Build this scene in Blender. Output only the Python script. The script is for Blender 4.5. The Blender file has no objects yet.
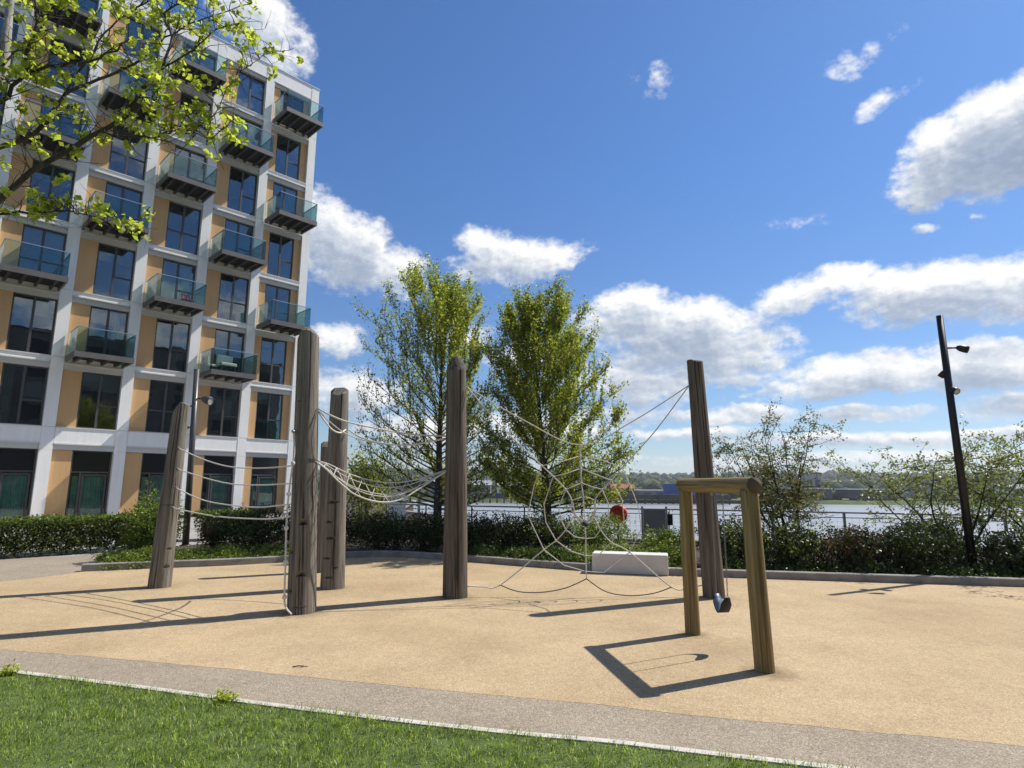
import bpy, math, random
import numpy as np
from mathutils import Vector, Matrix, noise as mnoise

random.seed(7)
RNG = np.random.default_rng(11)
R = math.radians
scene = bpy.context.scene
col = scene.collection
SUN_AZ = 61.5      # clockwise from +Y
SUN_EL = 51.0

# ------------------------------------------------------------------ helpers
class MB:
    """collects shapes that become ONE mesh object"""
    def __init__(s):
        s.v = []; s.f = []; s.smooth = []
    def quad(s, a, b, c, d):
        n = len(s.v); s.v += [tuple(a), tuple(b), tuple(c), tuple(d)]; s.f.append((n, n+1, n+2, n+3)); s.smooth.append(False)
    def box(s, lo, hi):
        (x0, y0, z0), (x1, y1, z1) = lo, hi
        n = len(s.v)
        s.v += [(x0,y0,z0),(x1,y0,z0),(x1,y1,z0),(x0,y1,z0),(x0,y0,z1),(x1,y0,z1),(x1,y1,z1),(x0,y1,z1)]
        for f in ((0,3,2,1),(4,5,6,7),(0,1,5,4),(1,2,6,5),(2,3,7,6),(3,0,4,7)):
            s.f.append(tuple(n+i for i in f)); s.smooth.append(False)
    def bar(s, a, b, w, h):
        """box along a->b, width w, height h (up = z or y)"""
        a = Vector(a); b = Vector(b); d = (b-a).normalized()
        up = Vector((0,0,1)) if abs(d.z) < .9 else Vector((0,1,0))
        x = d.cross(up).normalized()*w*.5; y = x.cross(d).normalized()*h*.5
        n = len(s.v)
        for p in (a, b):
            for sx, sy in ((-1,-1),(1,-1),(1,1),(-1,1)): s.v.append(tuple(p+x*sx+y*sy))
        for f in ((0,1,2,3),(7,6,5,4),(0,4,5,1),(1,5,6,2),(2,6,7,3),(3,7,4,0)):
            s.f.append(tuple(n+i for i in f)); s.smooth.append(False)
    def tube(s, pts, rad, seg=8, cap=True):
        pts = [Vector(p) for p in pts]
        if not hasattr(rad, '__len__'): rad = [rad]*len(pts)
        n0 = len(s.v); N = len(pts)
        t = (pts[1]-pts[0]).normalized()
        ref = Vector((0,0,1)) if abs(t.z) < .9 else Vector((1,0,0))
        x = t.cross(ref).normalized()
        for i, p in enumerate(pts):
            t = (pts[min(i+1,N-1)]-pts[max(i-1,0)]).normalized()
            x = (x - t*x.dot(t)).normalized(); y = t.cross(x)
            for k in range(seg):
                a = 2*math.pi*k/seg
                s.v.append(tuple(p + (x*math.cos(a)+y*math.sin(a))*rad[i]))
        for i in range(N-1):
            for k in range(seg):
                k2 = (k+1) % seg
                s.f.append((n0+i*seg+k, n0+i*seg+k2, n0+(i+1)*seg+k2, n0+(i+1)*seg+k)); s.smooth.append(True)
        if cap:
            s.f.append(tuple(n0+k for k in reversed(range(seg)))); s.smooth.append(False)
            s.f.append(tuple(n0+(N-1)*seg+k for k in range(seg))); s.smooth.append(False)
    def lathe(s, prof, center, axis=(0,0,1), seg=20):
        ax = Vector(axis).normalized()
        ref = Vector((1,0,0)) if abs(ax.x) < .9 else Vector((0,1,0))
        x = ax.cross(ref).normalized(); y = ax.cross(x); c = Vector(center)
        n0 = len(s.v)
        for r, h in prof:
            for k in range(seg):
                a = 2*math.pi*k/seg
                s.v.append(tuple(c + ax*h + (x*math.cos(a)+y*math.sin(a))*max(r,1e-4)))
        for i in range(len(prof)-1):
            for k in range(seg):
                k2 = (k+1) % seg
                s.f.append((n0+i*seg+k, n0+i*seg+k2, n0+(i+1)*seg+k2, n0+(i+1)*seg+k)); s.smooth.append(True)
    def poly(s, pts, z):
        n = len(s.v); s.v += [(p[0], p[1], z) for p in pts]; s.f.append(tuple(range(n, n+len(pts)))); s.smooth.append(False)
    def prism(s, pts, z0, z1):
        n = len(s.v); k = len(pts)
        s.v += [(p[0],p[1],z0) for p in pts] + [(p[0],p[1],z1) for p in pts]
        s.f.append(tuple(n+k+i for i in range(k))); s.smooth.append(False)
        s.f.append(tuple(n+i for i in reversed(range(k)))); s.smooth.append(False)
        for i in range(k):
            j = (i+1) % k
            s.f.append((n+i, n+j, n+k+j, n+k+i)); s.smooth.append(False)
    def ico(s, c, r, jit=.25, sub=1, sq=1.0):
        import bmesh
        bm = bmesh.new(); bmesh.ops.create_icosphere(bm, subdivisions=sub, radius=1)
        n = len(s.v); o = random.random()*100
        for v in bm.verts:
            k = 1 + jit*mnoise.noise(v.co*1.7+Vector((o,o,o)))*2
            s.v.append((c[0]+v.co.x*r*k, c[1]+v.co.y*r*k, c[2]+v.co.z*r*k*sq))
        for f in bm.faces:
            s.f.append(tuple(n+v.index for v in f.verts)); s.smooth.append(True)
        bm.free()
    def build(s, name, mat, parent=None, loc=None, bevel=0):
        me = bpy.data.meshes.new(name)
        me.from_pydata(s.v, [], s.f); me.update()
        me.polygons.foreach_set('use_smooth', s.smooth)
        return link(name, me, mat, parent, loc, bevel)

def link(name, me, mat, parent=None, loc=None, bevel=0):
    o = bpy.data.objects.new(name, me); col.objects.link(o)
    if mat is not None: me.materials.append(mat)
    if parent is not None: o.parent = parent
    if loc is not None: o.location = loc
    if bevel:
        m = o.modifiers.new('bevel', 'BEVEL'); m.width = bevel; m.segments = 2; m.limit_method = 'ANGLE'
    return o

def tag(o, label, cat, group=None):
    o['label'] = label; o['category'] = cat
    if group: o['group'] = group
    return o
def empty(name, loc, rz=0, label=None, cat=None, group=None):
    o = bpy.data.objects.new(name, None); col.objects.link(o)
    o.location = loc; o.rotation_euler = (0,0,rz); o.empty_display_size = .2
    if label: tag(o, label, cat, group)
    return o
def setting(o): o['kind'] = 'structure'; return o
def stuff(o): o['kind'] = 'stuff'; return o

def smooth_path(pts, n=8):
    """Catmull-Rom"""
    P = [Vector(p) for p in pts]; out = []
    for i in range(len(P)-1):
        p0 = P[max(i-1,0)]; p1 = P[i]; p2 = P[i+1]; p3 = P[min(i+2,len(P)-1)]
        for k in range(n):
            t = k/n
            out.append(.5*((2*p1)+(p2-p0)*t+(2*p0-5*p1+4*p2-p3)*t*t+(3*p1-p0-3*p2+p3)*t**3))
    out.append(P[-1]); return out

# leaves: numpy diamonds
def leaf_mesh(name, P, size, mat, parent=None, loc=None, up=.35, droop=.0, aspect=.55, normals=None):
    """P (n,3) centres; one folded diamond per leaf"""
    n = len(P)
    d = RNG.normal(size=(n,3)); d[:,2] -= droop
    d /= np.linalg.norm(d,axis=1)[:,None]
    nn = RNG.normal(size=(n,3)); nn[:,2] += up*3
    nn -= d*np.sum(nn*d,axis=1)[:,None]; nn /= np.linalg.norm(nn,axis=1)[:,None]
    s = np.cross(d,nn)
    L = (size*RNG.uniform(.65,1.25,n))[:,None]
    V = np.empty((n,4,3))
    V[:,0] = P - d*L*.5
    V[:,1] = P + s*L*aspect*.5 + nn*L*.10
    V[:,2] = P + d*L*.5
    V[:,3] = P - s*L*aspect*.5 + nn*L*.10
    return raw_mesh(name, V.reshape(-1,3), 4, mat, parent, loc)
def raw_mesh(name, V, k, mat, parent=None, loc=None, smooth=False):
    n = len(V)//k
    me = bpy.data.meshes.new(name)
    me.vertices.add(n*k); me.vertices.foreach_set('co', V.astype(np.float32).ravel())
    me.loops.add(n*k); me.loops.foreach_set('vertex_index', np.arange(n*k,dtype=np.int32))
    me.polygons.add(n); me.polygons.foreach_set('loop_start', np.arange(0,n*k,k,dtype=np.int32))
    me.polygons.foreach_set('loop_total', np.full(n,k,dtype=np.int32))
    me.update(calc_edges=True)
    return link(name, me, mat, parent, loc)

# ------------------------------------------------------------------ materials
def new_mat(name):
    m = bpy.data.materials.new(name); m.use_nodes = True
    nt = m.node_tree; nt.nodes.clear()
    return m, nt
class N:
    def __init__(s, nt): s.nt = nt
    def n(s, t, **kw):
        x = s.nt.nodes.new(t)
        for k, v in kw.items():
            if k.startswith('_'): setattr(x, k[1:], v)
        return x
    def L(s, a, b): s.nt.links.new(a, b)
    def math(s, op, a, b=None, c=None, clamp=False):
        x = s.nt.nodes.new('ShaderNodeMath'); x.operation = op; x.use_clamp = clamp
        for i, v in enumerate((a, b, c)):
            if v is None: continue
            if isinstance(v, (int, float)): x.inputs[i].default_value = v
            else: s.L(v, x.inputs[i])
        return x.outputs[0]
    def noise(s, vec, scale, detail=4, rough=.5, dim='3D'):
        x = s.nt.nodes.new('ShaderNodeTexNoise'); x.noise_dimensions = dim
        x.inputs['Scale'].default_value = scale; x.inputs['Detail'].default_value = detail; x.inputs['Roughness'].default_value = rough
        if vec is not None: s.L(vec, x.inputs['Vector'])
        return x.outputs['Fac']
    def ramp(s, fac, stops, interp='LINEAR'):
        x = s.nt.nodes.new('ShaderNodeValToRGB'); e = x.color_ramp; e.interpolation = interp
        while len(e.elements) < len(stops): e.elements.new(.5)
        for el, (p, c) in zip(e.elements, stops):
            el.position = p; el.color = (*c, 1) if len(c) == 3 else c
        s.L(fac, x.inputs[0]); return x.outputs[0]
    def mapping(s, vec, scale=(1,1,1), loc=(0,0,0)):
        x = s.nt.nodes.new('ShaderNodeMapping'); x.inputs['Scale'].default_value = scale; x.inputs['Location'].default_value = loc
        s.L(vec, x.inputs['Vector']); return x.outputs[0]
    def coord(s, k='Object'):
        x = s.nt.nodes.new('ShaderNodeTexCoord'); return x.outputs[k]
    def pos(s):
        x = s.nt.nodes.new('ShaderNodeNewGeometry'); return x.outputs['Position']
    def mix(s, fac, a, b, mode='MIX'):
        x = s.nt.nodes.new('ShaderNodeMix'); x.data_type = 'RGBA'; x.blend_type = mode
        for i, v in ((0, fac), (6, a), (7, b)):
            if isinstance(v, (int, float)): x.inputs[i].default_value = v
            elif isinstance(v, tuple): x.inputs[i].default_value = (*v, 1)
            else: s.L(v, x.inputs[i])
        return x.outputs[2]
    def bump(s, h, strength=.3, dist=.01):
        x = s.nt.nodes.new('ShaderNodeBump'); x.inputs['Strength'].default_value = strength; x.inputs['Distance'].default_value = dist
        s.L(h, x.inputs['Height']); return x.outputs[0]
    def principled(s, colr, rough=.7, metal=0, normal=None, spec=.5, out=True):
        x = s.nt.nodes.new('ShaderNodeBsdfPrincipled')
        if isinstance(colr, tuple): x.inputs['Base Color'].default_value = (*colr, 1)
        else: s.L(colr, x.inputs['Base Color'])
        if isinstance(rough, (int, float)): x.inputs['Roughness'].default_value = rough
        else: s.L(rough, x.inputs['Roughness'])
        x.inputs['Metallic'].default_value = metal; x.inputs['Specular IOR Level'].default_value = spec
        if normal is not None: s.L(normal, x.inputs['Normal'])
        if out: s.out(x.outputs[0])
        return x
    def out(s, sh):
        o = s.nt.nodes.new('ShaderNodeOutputMaterial'); s.L(sh, o.inputs['Surface'])

def plain(name, c, rough=.6, metal=0, var=.12, scale=6, bump=0, spec=.4, streak=0):
    m, nt = new_mat(name); g = N(nt)
    f = g.noise(g.coord(), scale, 6, .6)
    if streak:
        f = g.math('ADD', g.math('MULTIPLY', f, 1-streak), g.math('MULTIPLY', g.noise(g.mapping(g.coord(), (7,7,.35)), 1.0, 6, .65), streak))
    lo = tuple(x*(1-var) for x in c); hi = tuple(min(1, x*(1+var)) for x in c)
    cc = g.ramp(f, [(.3, lo), (.7, hi)])
    nrm = g.bump(g.noise(g.coord(), scale*12, 4), bump, .01) if bump else None
    g.principled(cc, rough, metal, nrm, spec)
    return m

def speckle(name, a, b, c, grain=260, big=1.3, rough=.9, worn=()):
    m, nt = new_mat(name); g = N(nt); p = g.pos()
    v = nt.nodes.new('ShaderNodeTexVoronoi'); v.inputs['Scale'].default_value = grain; g.L(p, v.inputs['Vector'])
    sep = nt.nodes.new('ShaderNodeSeparateColor'); g.L(v.outputs['Color'], sep.inputs[0])
    cc = g.ramp(sep.outputs[0], [(0, a), (.45, b), (.85, b), (1, c)])
    v2 = nt.nodes.new('ShaderNodeTexVoronoi'); v2.inputs['Scale'].default_value = grain*.32; g.L(p, v2.inputs['Vector'])
    sep2 = nt.nodes.new('ShaderNodeSeparateColor'); g.L(v2.outputs['Color'], sep2.inputs[0])
    cc = g.mix(g.math('MULTIPLY', sep2.outputs[1], .28), cc, a)
    n1 = g.noise(p, big, 5, .6); n2 = g.noise(p, big*9, 4, .6)
    t = g.math('ADD', g.math('MULTIPLY', n1, .6), g.math('MULTIPLY', n2, .4))
    cc = g.mix(1.0, cc, g.ramp(t, [(.32, (.82,.80,.77)), (.5, (.98,.98,.97)), (.68, (1.10,1.10,1.08))]), 'MULTIPLY')
    if worn:
        n0 = g.noise(p, .45, 4, .55)
        cc = g.mix(1.0, cc, g.ramp(n0, [(.35,(.90,.88,.86)), (.5,(1,1,1)), (.66,(1.07,1.06,1.08))]), 'MULTIPLY')
        st = g.noise(p, 3.1, 6, .7)
        cc = g.mix(1.0, cc, g.ramp(st, [(.60,(1,1,1)), (.70,(.90,.86,.80))]), 'MULTIPLY')
        for (wx, wy, wr, k) in worn:
            vd = nt.nodes.new('ShaderNodeVectorMath'); vd.operation = 'DISTANCE'; g.L(p, vd.inputs[0]); vd.inputs[1].default_value = (wx,wy,0)
            e = g.math('ADD', g.math('DIVIDE', vd.outputs['Value'], wr), g.math('MULTIPLY', g.math('SUBTRACT', n2, .5), 1.1))
            mk = g.math('SUBTRACT', 1.25, e, clamp=True)
            cc = g.mix(g.math('MULTIPLY', mk, k), cc, tuple(x*.62 for x in a))
    h = g.math('ADD', v.outputs['Distance'], g.math('MULTIPLY', n2, .4))
    g.principled(cc, rough, 0, g.bump(h, .5, .004), .2)
    return m

M = {}
M['sand'] = speckle('sand_resin', (.275,.195,.11), (.475,.357,.214), (.63,.52,.36), 150, worn=((2.27,5.63,.24,.8),(2.01,7.0,.20,.7),(-2.64,8.0,.36,.75),(-2.78,9.8,.36,.6),(-.80,9.1,.34,.7),(2.99,9.25,.32,.6),(-5.48,9.8,.33,.6),(2.1,6.3,.55,.22)))
M['path'] = speckle('grey_resin', (.175,.14,.102), (.335,.28,.21), (.52,.46,.38), 135)
M['terrace'] = plain('terrace_paving', (.30,.285,.26), .85, 0, .1, 2)
M['soil'] = plain('soil', (.055,.038,.025), .95, 0, .4, 5, .6)
M['lawn'] = plain('lawn_ground', (.075,.11,.025), .95, 0, .35, 6, .5)
M['edging'] = plain('edging_concrete', (.50,.47,.41), .85, 0, .15, 8, .2)
M['kerb'] = plain('kerb_concrete', (.235,.222,.203), .85, 0, .25, 5, .3)
M['bench'] = plain('bench_concrete', (.56,.55,.525), .8, 0, .12, 4, .15)
M['facade'] = plain('facade_concrete', (.84,.825,.785), .75, 0, .09, .8, .06, .4, .6)
M['ledge'] = plain('ledge_metal', (.62,.61,.59), .5, 0, .05, 2)
M['fascia'] = plain('fascia_panel', (.56,.55,.52), .7, 0, .06, 1)
M['orange'] = plain('orange_render', (.60,.365,.165), .75, 0, .10, .9, .08, .4, .5)
M['frame'] = plain('dark_window_frame', (.075,.07,.066), .45, 0, .1, 6)
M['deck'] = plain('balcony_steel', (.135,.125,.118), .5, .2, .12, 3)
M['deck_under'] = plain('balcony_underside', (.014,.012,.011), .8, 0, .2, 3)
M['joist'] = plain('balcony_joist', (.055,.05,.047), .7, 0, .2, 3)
M['rail'] = plain('handrail_metal', (.45,.46,.46), .3, .7, .05, 5)
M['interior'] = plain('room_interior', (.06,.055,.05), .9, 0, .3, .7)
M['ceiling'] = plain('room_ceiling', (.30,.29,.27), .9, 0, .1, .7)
M['curtain_pale'] = plain('pale_blind', (.34,.38,.36), .9, 0, .08, 2)
M['curtain_green'] = plain('green_curtain', (.20,.42,.35), .9, 0, .2, 3)
M['black_panel'] = plain('black_panel', (.014,.014,.016), .12, 0, .1, 2, 0, .6)
M['rope'] = plain('rope_fibre', (.62,.59,.53), .9, 0, .12, 40, .3)
M['rope_dark'] = plain('rope_fibre_dark', (.15,.135,.115), .9, 0, .2, 40, .3)
M['lamp'] = plain('lamp_black_steel', (.022,.021,.020), .4, .4, .1, 6)
M['lamp_lens'] = plain('lamp_lens', (.5,.5,.48), .15, 0, .05, 6)
M['galv'] = plain('galvanised_steel', (.34,.35,.36), .4, .5, .1, 8)
M['rubber'] = plain('black_rubber', (.02,.02,.022), .55, 0, .2, 10)
M['seat_blue'] = plain('seat_inner_rubber', (.13,.17,.22), .4, 0, .15, 10)
M['red'] = plain('lifebuoy_red', (.55,.04,.02), .5, 0, .1, 8)
M['cabinet'] = plain('cabinet_grey', (.20,.20,.19), .6, 0, .1, 4)
M['white'] = plain('white_paint', (.78,.78,.76), .5, 0, .04, 2)
M['cushion'] = plain('pale_cushion', (.6,.58,.54), .9, 0, .08, 6)
M['pink'] = plain('pink_cloth', (.5,.08,.14), .9, 0, .1, 6)
M['quay'] = plain('quay_concrete', (.22,.21,.19), .9, 0, .3, .6)
M['dark_timber'] = plain('dark_jetty_timber', (.035,.034,.034), .9, 0, .35, .3)
M['shed_red'] = plain('shed_red', (.28,.075,.05), .8, 0, .2, .1)
M['shed_blue'] = plain('shed_blue', (.02,.085,.33), .7, 0, .15, .1)
M['shed_grey'] = plain('shed_grey', (.27,.28,.29), .8, 0, .15, .1)
M['shed_white'] = plain('shed_white', (.72,.72,.70), .7, 0, .08, .1)
M['shed_dark'] = plain('shed_dark', (.075,.075,.08), .8, 0, .2, .1)

def glass(name, tint, base_f, boost, ior=1.5, rough=.01):
    m, nt = new_mat(name); g = N(nt)
    tr = nt.nodes.new('ShaderNodeBsdfTransparent'); tr.inputs[0].default_value = (*tint, 1)
    gl = nt.nodes.new('ShaderNodeBsdfGlossy'); gl.inputs['Color'].default_value = (.92,.96,1,1); gl.inputs['Roughness'].default_value = rough
    fr = nt.nodes.new('ShaderNodeFresnel'); fr.inputs[0].default_value = ior
    f = g.math('ADD', g.math('MULTIPLY', fr.outputs[0], boost), base_f, clamp=True)
    wob = g.bump(g.noise(g.coord(), .8, 2), .035, .1)
    g.L(wob, gl.inputs['Normal'])
    mx = nt.nodes.new('ShaderNodeMixShader'); g.L(f, mx.inputs[0]); g.L(tr.outputs[0], mx.inputs[1]); g.L(gl.outputs[0], mx.inputs[2])
    g.out(mx.outputs[0]); return m
M['pane'] = glass('window_glass', (.72,.79,.78), .055, 1.25, 1.6)
M['pane_ground'] = glass('door_glass', (.88,.94,.92), .02, .9, 1.5)
M['guard'] = glass('balcony_glass', (.78,.90,.87), .0, .75, 1.45)

def leaf_mat(name, stops, transl=.45, rough=.45):
    m, nt = new_mat(name); g = N(nt)
    ge = nt.nodes.new('ShaderNodeNewGeometry')
    cc = g.ramp(ge.outputs['Random Per Island'], stops)
    bs = g.principled(cc, rough, 0, None, .35, out=False)
    tl = nt.nodes.new('ShaderNodeBsdfTranslucent')
    g.L(g.mix(1.0, cc, (1.35,1.45,.75), 'MULTIPLY'), tl.inputs[0])
    mx = nt.nodes.new('ShaderNodeMixShader'); mx.inputs[0].default_value = transl
    g.L(bs.outputs[0], mx.inputs[1]); g.L(tl.outputs[0], mx.inputs[2]); g.out(mx.outputs[0]); return m
M['leaf_spring'] = leaf_mat('leaf_spring', [(0,(.24,.28,.035)), (.5,(.38,.42,.06)), (1,(.52,.53,.13))], .6)
M['leaf_alder'] = leaf_mat('leaf_alder', [(0,(.11,.145,.022)), (.5,(.265,.295,.042)), (1,(.44,.43,.09))], .58)
M['leaf_alder2'] = leaf_mat('leaf_alder_b', [(0,(.10,.135,.022)), (.5,(.245,.27,.042)), (1,(.42,.41,.09))], .56)
M['leaf_hedge'] = leaf_mat('leaf_hedge', [(0,(.025,.042,.008)), (.6,(.06,.09,.016)), (1,(.13,.165,.03))], .35, .4)
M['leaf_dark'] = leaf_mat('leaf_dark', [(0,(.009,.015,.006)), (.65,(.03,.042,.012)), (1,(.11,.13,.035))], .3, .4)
M['leaf_bright'] = leaf_mat('leaf_bright', [(0,(.07,.10,.016)), (.6,(.15,.20,.03)), (1,(.25,.29,.06))], .42)
M['leaf_lime'] = leaf_mat('leaf_lime', [(0,(.08,.11,.015)), (.6,(.17,.2,.03)), (1,(.28,.30,.06))], .4)
M['leaf_red'] = leaf_mat('leaf_red', [(0,(.07,.018,.012)), (.6,(.14,.035,.02)), (1,(.16,.10,.04))], .35)
M['leaf_pale'] = leaf_mat('leaf_pale', [(0,(.10,.12,.04)), (.6,(.19,.21,.075)), (1,(.30,.30,.14))], .42)
M['leaf_bronze'] = leaf_mat('leaf_bronze', [(0,(.09,.105,.04)), (.6,(.17,.18,.07)), (1,(.26,.18,.10))], .42)
M['grass'] = leaf_mat('grass_blade', [(0,(.06,.10,.016)), (.45,(.20,.285,.045)), (.82,(.36,.44,.10)), (1,(.56,.54,.28))], .5, .4)

def bark(name, a, b, sc=14):
    m, nt = new_mat(name); g = N(nt); p = g.mapping(g.coord(), (1,1,.35))
    f = g.noise(p, sc, 6, .65)
    g.principled(g.ramp(f, [(.3,a),(.7,b)]), .9, 0, g.bump(f, .7, .02), .2); return m
M['bark'] = bark('bark_grey', (.035,.028,.022), (.11,.095,.08))
M['bark_pale'] = bark('bark_pale', (.16,.145,.12), (.38,.36,.32), 9)
M['twig'] = bark('twig_bark', (.03,.024,.018), (.085,.07,.055))

def wood(name, dark, mid, light, crack=.5, green=0):
    m, nt = new_mat(name); g = N(nt); c = g.coord()
    grain = g.noise(g.mapping(c, (26,26,.9)), 1.0, 8, .62)
    fine = g.noise(g.mapping(c, (110,110,3.5)), 1.0, 5, .6)
    patch = g.noise(g.mapping(c, (2.2,2.2,.8)), 1.0, 4, .55)
    t = g.math('ADD', g.math('MULTIPLY', grain, .55), g.math('ADD', g.math('MULTIPLY', fine, .25), g.math('MULTIPLY', patch, .2)))
    cc = g.ramp(t, [(.34, dark), (.5, mid), (.66, light)])
    ck = g.noise(g.mapping(c, (38,38,.55), (3,7,1)), 1.0, 3, .5)
    ckm = g.ramp(ck, [(.585, (0,0,0)), (.625, (1,1,1))])
    cc = g.mix(g.math('MULTIPLY', ckm, crack), cc, tuple(x*.25 for x in dark))
    if green:
        gr = g.ramp(patch, [(.45,(0,0,0)),(.65,(1,1,1))])
        cc = g.mix(g.math('MULTIPLY', gr, green), cc, (.10,.10,.035))
    h = g.math('SUBTRACT', g.math('ADD', g.math('MULTIPLY', grain, .7), g.math('MULTIPLY', fine, .3)), g.math('MULTIPLY', ckm, .6))
    g.principled(cc, .88, 0, g.bump(h, .8, .012), .2); return m
M['wood_grey'] = wood('weathered_grey_timber', (.075,.064,.052), (.18,.158,.13), (.32,.29,.25), .75)
M['wood_brown'] = wood('weathered_brown_timber', (.058,.046,.036), (.13,.107,.085), (.225,.19,.155), .75)
M['wood_swing'] = wood('swing_pine', (.12,.085,.034), (.235,.172,.075), (.37,.29,.145), .5, .35)
M['wood_end'] = wood('swing_end_grain', (.07,.05,.03), (.12,.088,.055), (.17,.13,.09), .3)

# ------------------------------------------------------------------ camera
PITCH, ROLL, FPX = .1657, .0065, 605.0
cam = bpy.data.cameras.new('camera'); co = bpy.data.objects.new('camera', cam); col.objects.link(co)
cam.sensor_width = 36; cam.lens = FPX/1024*36; cam.clip_end = 20000; cam.clip_start = .05
co.matrix_world = Matrix.Translation((0,0,1.6)) @ Matrix.Rotation(math.pi/2+PITCH, 4, 'X') @ Matrix.Rotation(ROLL, 4, 'Z')
scene.camera = co

# ------------------------------------------------------------------ sun + sky with clouds
sd = bpy.data.lights.new('sun', 'SUN'); sd.energy = 4.4; sd.angle = R(.55); sd.color = (1,.955,.88)
so = bpy.data.objects.new('sun', sd); col.objects.link(so)
az, el = R(SUN_AZ), R(SUN_EL)
sv = Vector((math.sin(az)*math.cos(el), math.cos(az)*math.cos(el), math.sin(el)))
so.rotation_euler = sv.to_track_quat('Z', 'Y').to_euler(); so.location = sv*60

# (azimuth, elevation, half width, half height, tilt, strength), degrees
CLOUDS = [(-25.5,37.5,5.2,3.0,-18,1.0), (-21.5,36.2,2.0,1.6,0,.6), (-16.0,21.0,6.0,4.2,-8,1.25), (-11.5,19.6,4,2.6,0,.9), (-20,22,4,4.5,0,1.1),
 (0.2,20.9,6.8,2.3,6,1.1), (-2.6,22.2,3.2,2.0,0,.9), (4.6,21.6,3.6,1.1,10,.7), (-16.6,12.9,3.2,1.7,12,.8), (-15,8.3,6,2.6,0,.85),
 (15.5,14.2,10.5,3.4,-8,1.25), (12,16.2,5,2.3,0,1.05), (17.5,11.6,9.5,2.8,-4,1.0), (22.5,13.0,4,1.8,-10,.9), (12.0,9.2,8,2.1,-4,.95),
 (27.6,16.6,5.8,1.8,8,1.0), (35.5,15.0,7.5,2.7,-4,1.25), (43,14.0,7,3.0,-8,1.25), (42,24.9,6.8,4.3,6,1.6), (48,25.0,7,5,0,1.3), (36.6,23.4,3.6,2.2,12,1.1), (37.6,25.0,3.6,3.0,10,1.1),
 (31.9,33.0,2.2,.9,-10,.38), (34.0,33.8,2.2,.6,15,.25), (34.1,30.1,2.6,.75,18,.42), (12.1,36.0,.8,.8,0,.12), (14.9,35.7,1.2,.9,30,.28), (13.8,34.2,1.1,.5,0,.10),
 (26.8,22.3,1.4,.45,0,.08), (35.8,20.2,1.0,.4,0,.35), (39.2,19.9,.6,.4,0,.35), (31,9.4,7.5,2.1,2,1.15), (38.5,9.0,7,2.4,-4,1.2), (47,8.4,6,2.6,-6,1.1), (25,8.2,4.5,1.1,0,.8),
 (21,6.4,6,1.0,0,.95), (30,6.0,7,.9,0,.9), (41,5.9,7,1.2,0,1.0), (16.5,4.8,7,.7,0,.85), (26,4.0,9,.7,0,.85), (37,3.8,9,.75,0,.9), (20,9.3,5,1.0,0,.8), (3,5.5,9,1.7,0,.8), (-8,5,8,2,0,.8), (2,12,5.5,2,0,.65), (-5,14,4,1.6,0,.5), (11,6.5,6,1.0,0,.7), (30,2.3,22,.7,0,.6)]
w = bpy.data.worlds.new('World'); scene.world = w; w.use_nodes = True
nt = w.node_tree; nt.nodes.clear(); g = N(nt)

grp = bpy.data.node_groups.new('cloud_density', 'ShaderNodeTree')
grp.interface.new_socket('Vector', in_out='INPUT', socket_type='NodeSocketVector')
grp.interface.new_socket('Density', in_out='OUTPUT', socket_type='NodeSocketFloat')
q = N(grp); gi = grp.nodes.new('NodeGroupInput'); go = grp.nodes.new('NodeGroupOutput')
warp = grp.nodes.new('ShaderNodeTexNoise'); warp.inputs['Scale'].default_value = .35; warp.inputs['Detail'].default_value = 3
q.L(gi.outputs[0], warp.inputs['Vector'])
vm = grp.nodes.new('ShaderNodeVectorMath'); vm.operation = 'MULTIPLY_ADD'
q.L(warp.outputs['Color'], vm.inputs[0]); vm.inputs[1].default_value = (2.2,1.4,0); 
sub = grp.nodes.new('ShaderNodeVectorMath'); sub.operation = 'SUBTRACT'; q.L(gi.outputs[0], sub.inputs[0]); sub.inputs[1].default_value = (1.1,.7,0)
q.L(sub.outputs[0], vm.inputs[2])
sp = grp.nodes.new('ShaderNodeSeparateXYZ'); q.L(vm.outputs[0], sp.inputs[0])
A, E_ = sp.outputs[0], sp.outputs[1]
best = None
for (ca, ce, ra, re, tilt, amp) in CLOUDS:
    c_, s_ = math.cos(R(tilt)), math.sin(R(tilt))
    du = q.math('SUBTRACT', A, ca); dv = q.math('SUBTRACT', E_, ce)
    u = q.math('ADD', q.math('MULTIPLY', du, c_/ra), q.math('MULTIPLY', dv, s_/ra))
    v = q.math('ADD', q.math('MULTIPLY', du, -s_/re), q.math('MULTIPLY', dv, c_/re))
    r2 = q.math('ADD', q.math('MULTIPLY', u, u), q.math('MULTIPLY', v, v))
    d = q.math('MULTIPLY', q.math('SUBTRACT', 1.0, r2), amp)
    best = d if best is None else q.math('MAXIMUM', best, d)
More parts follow.
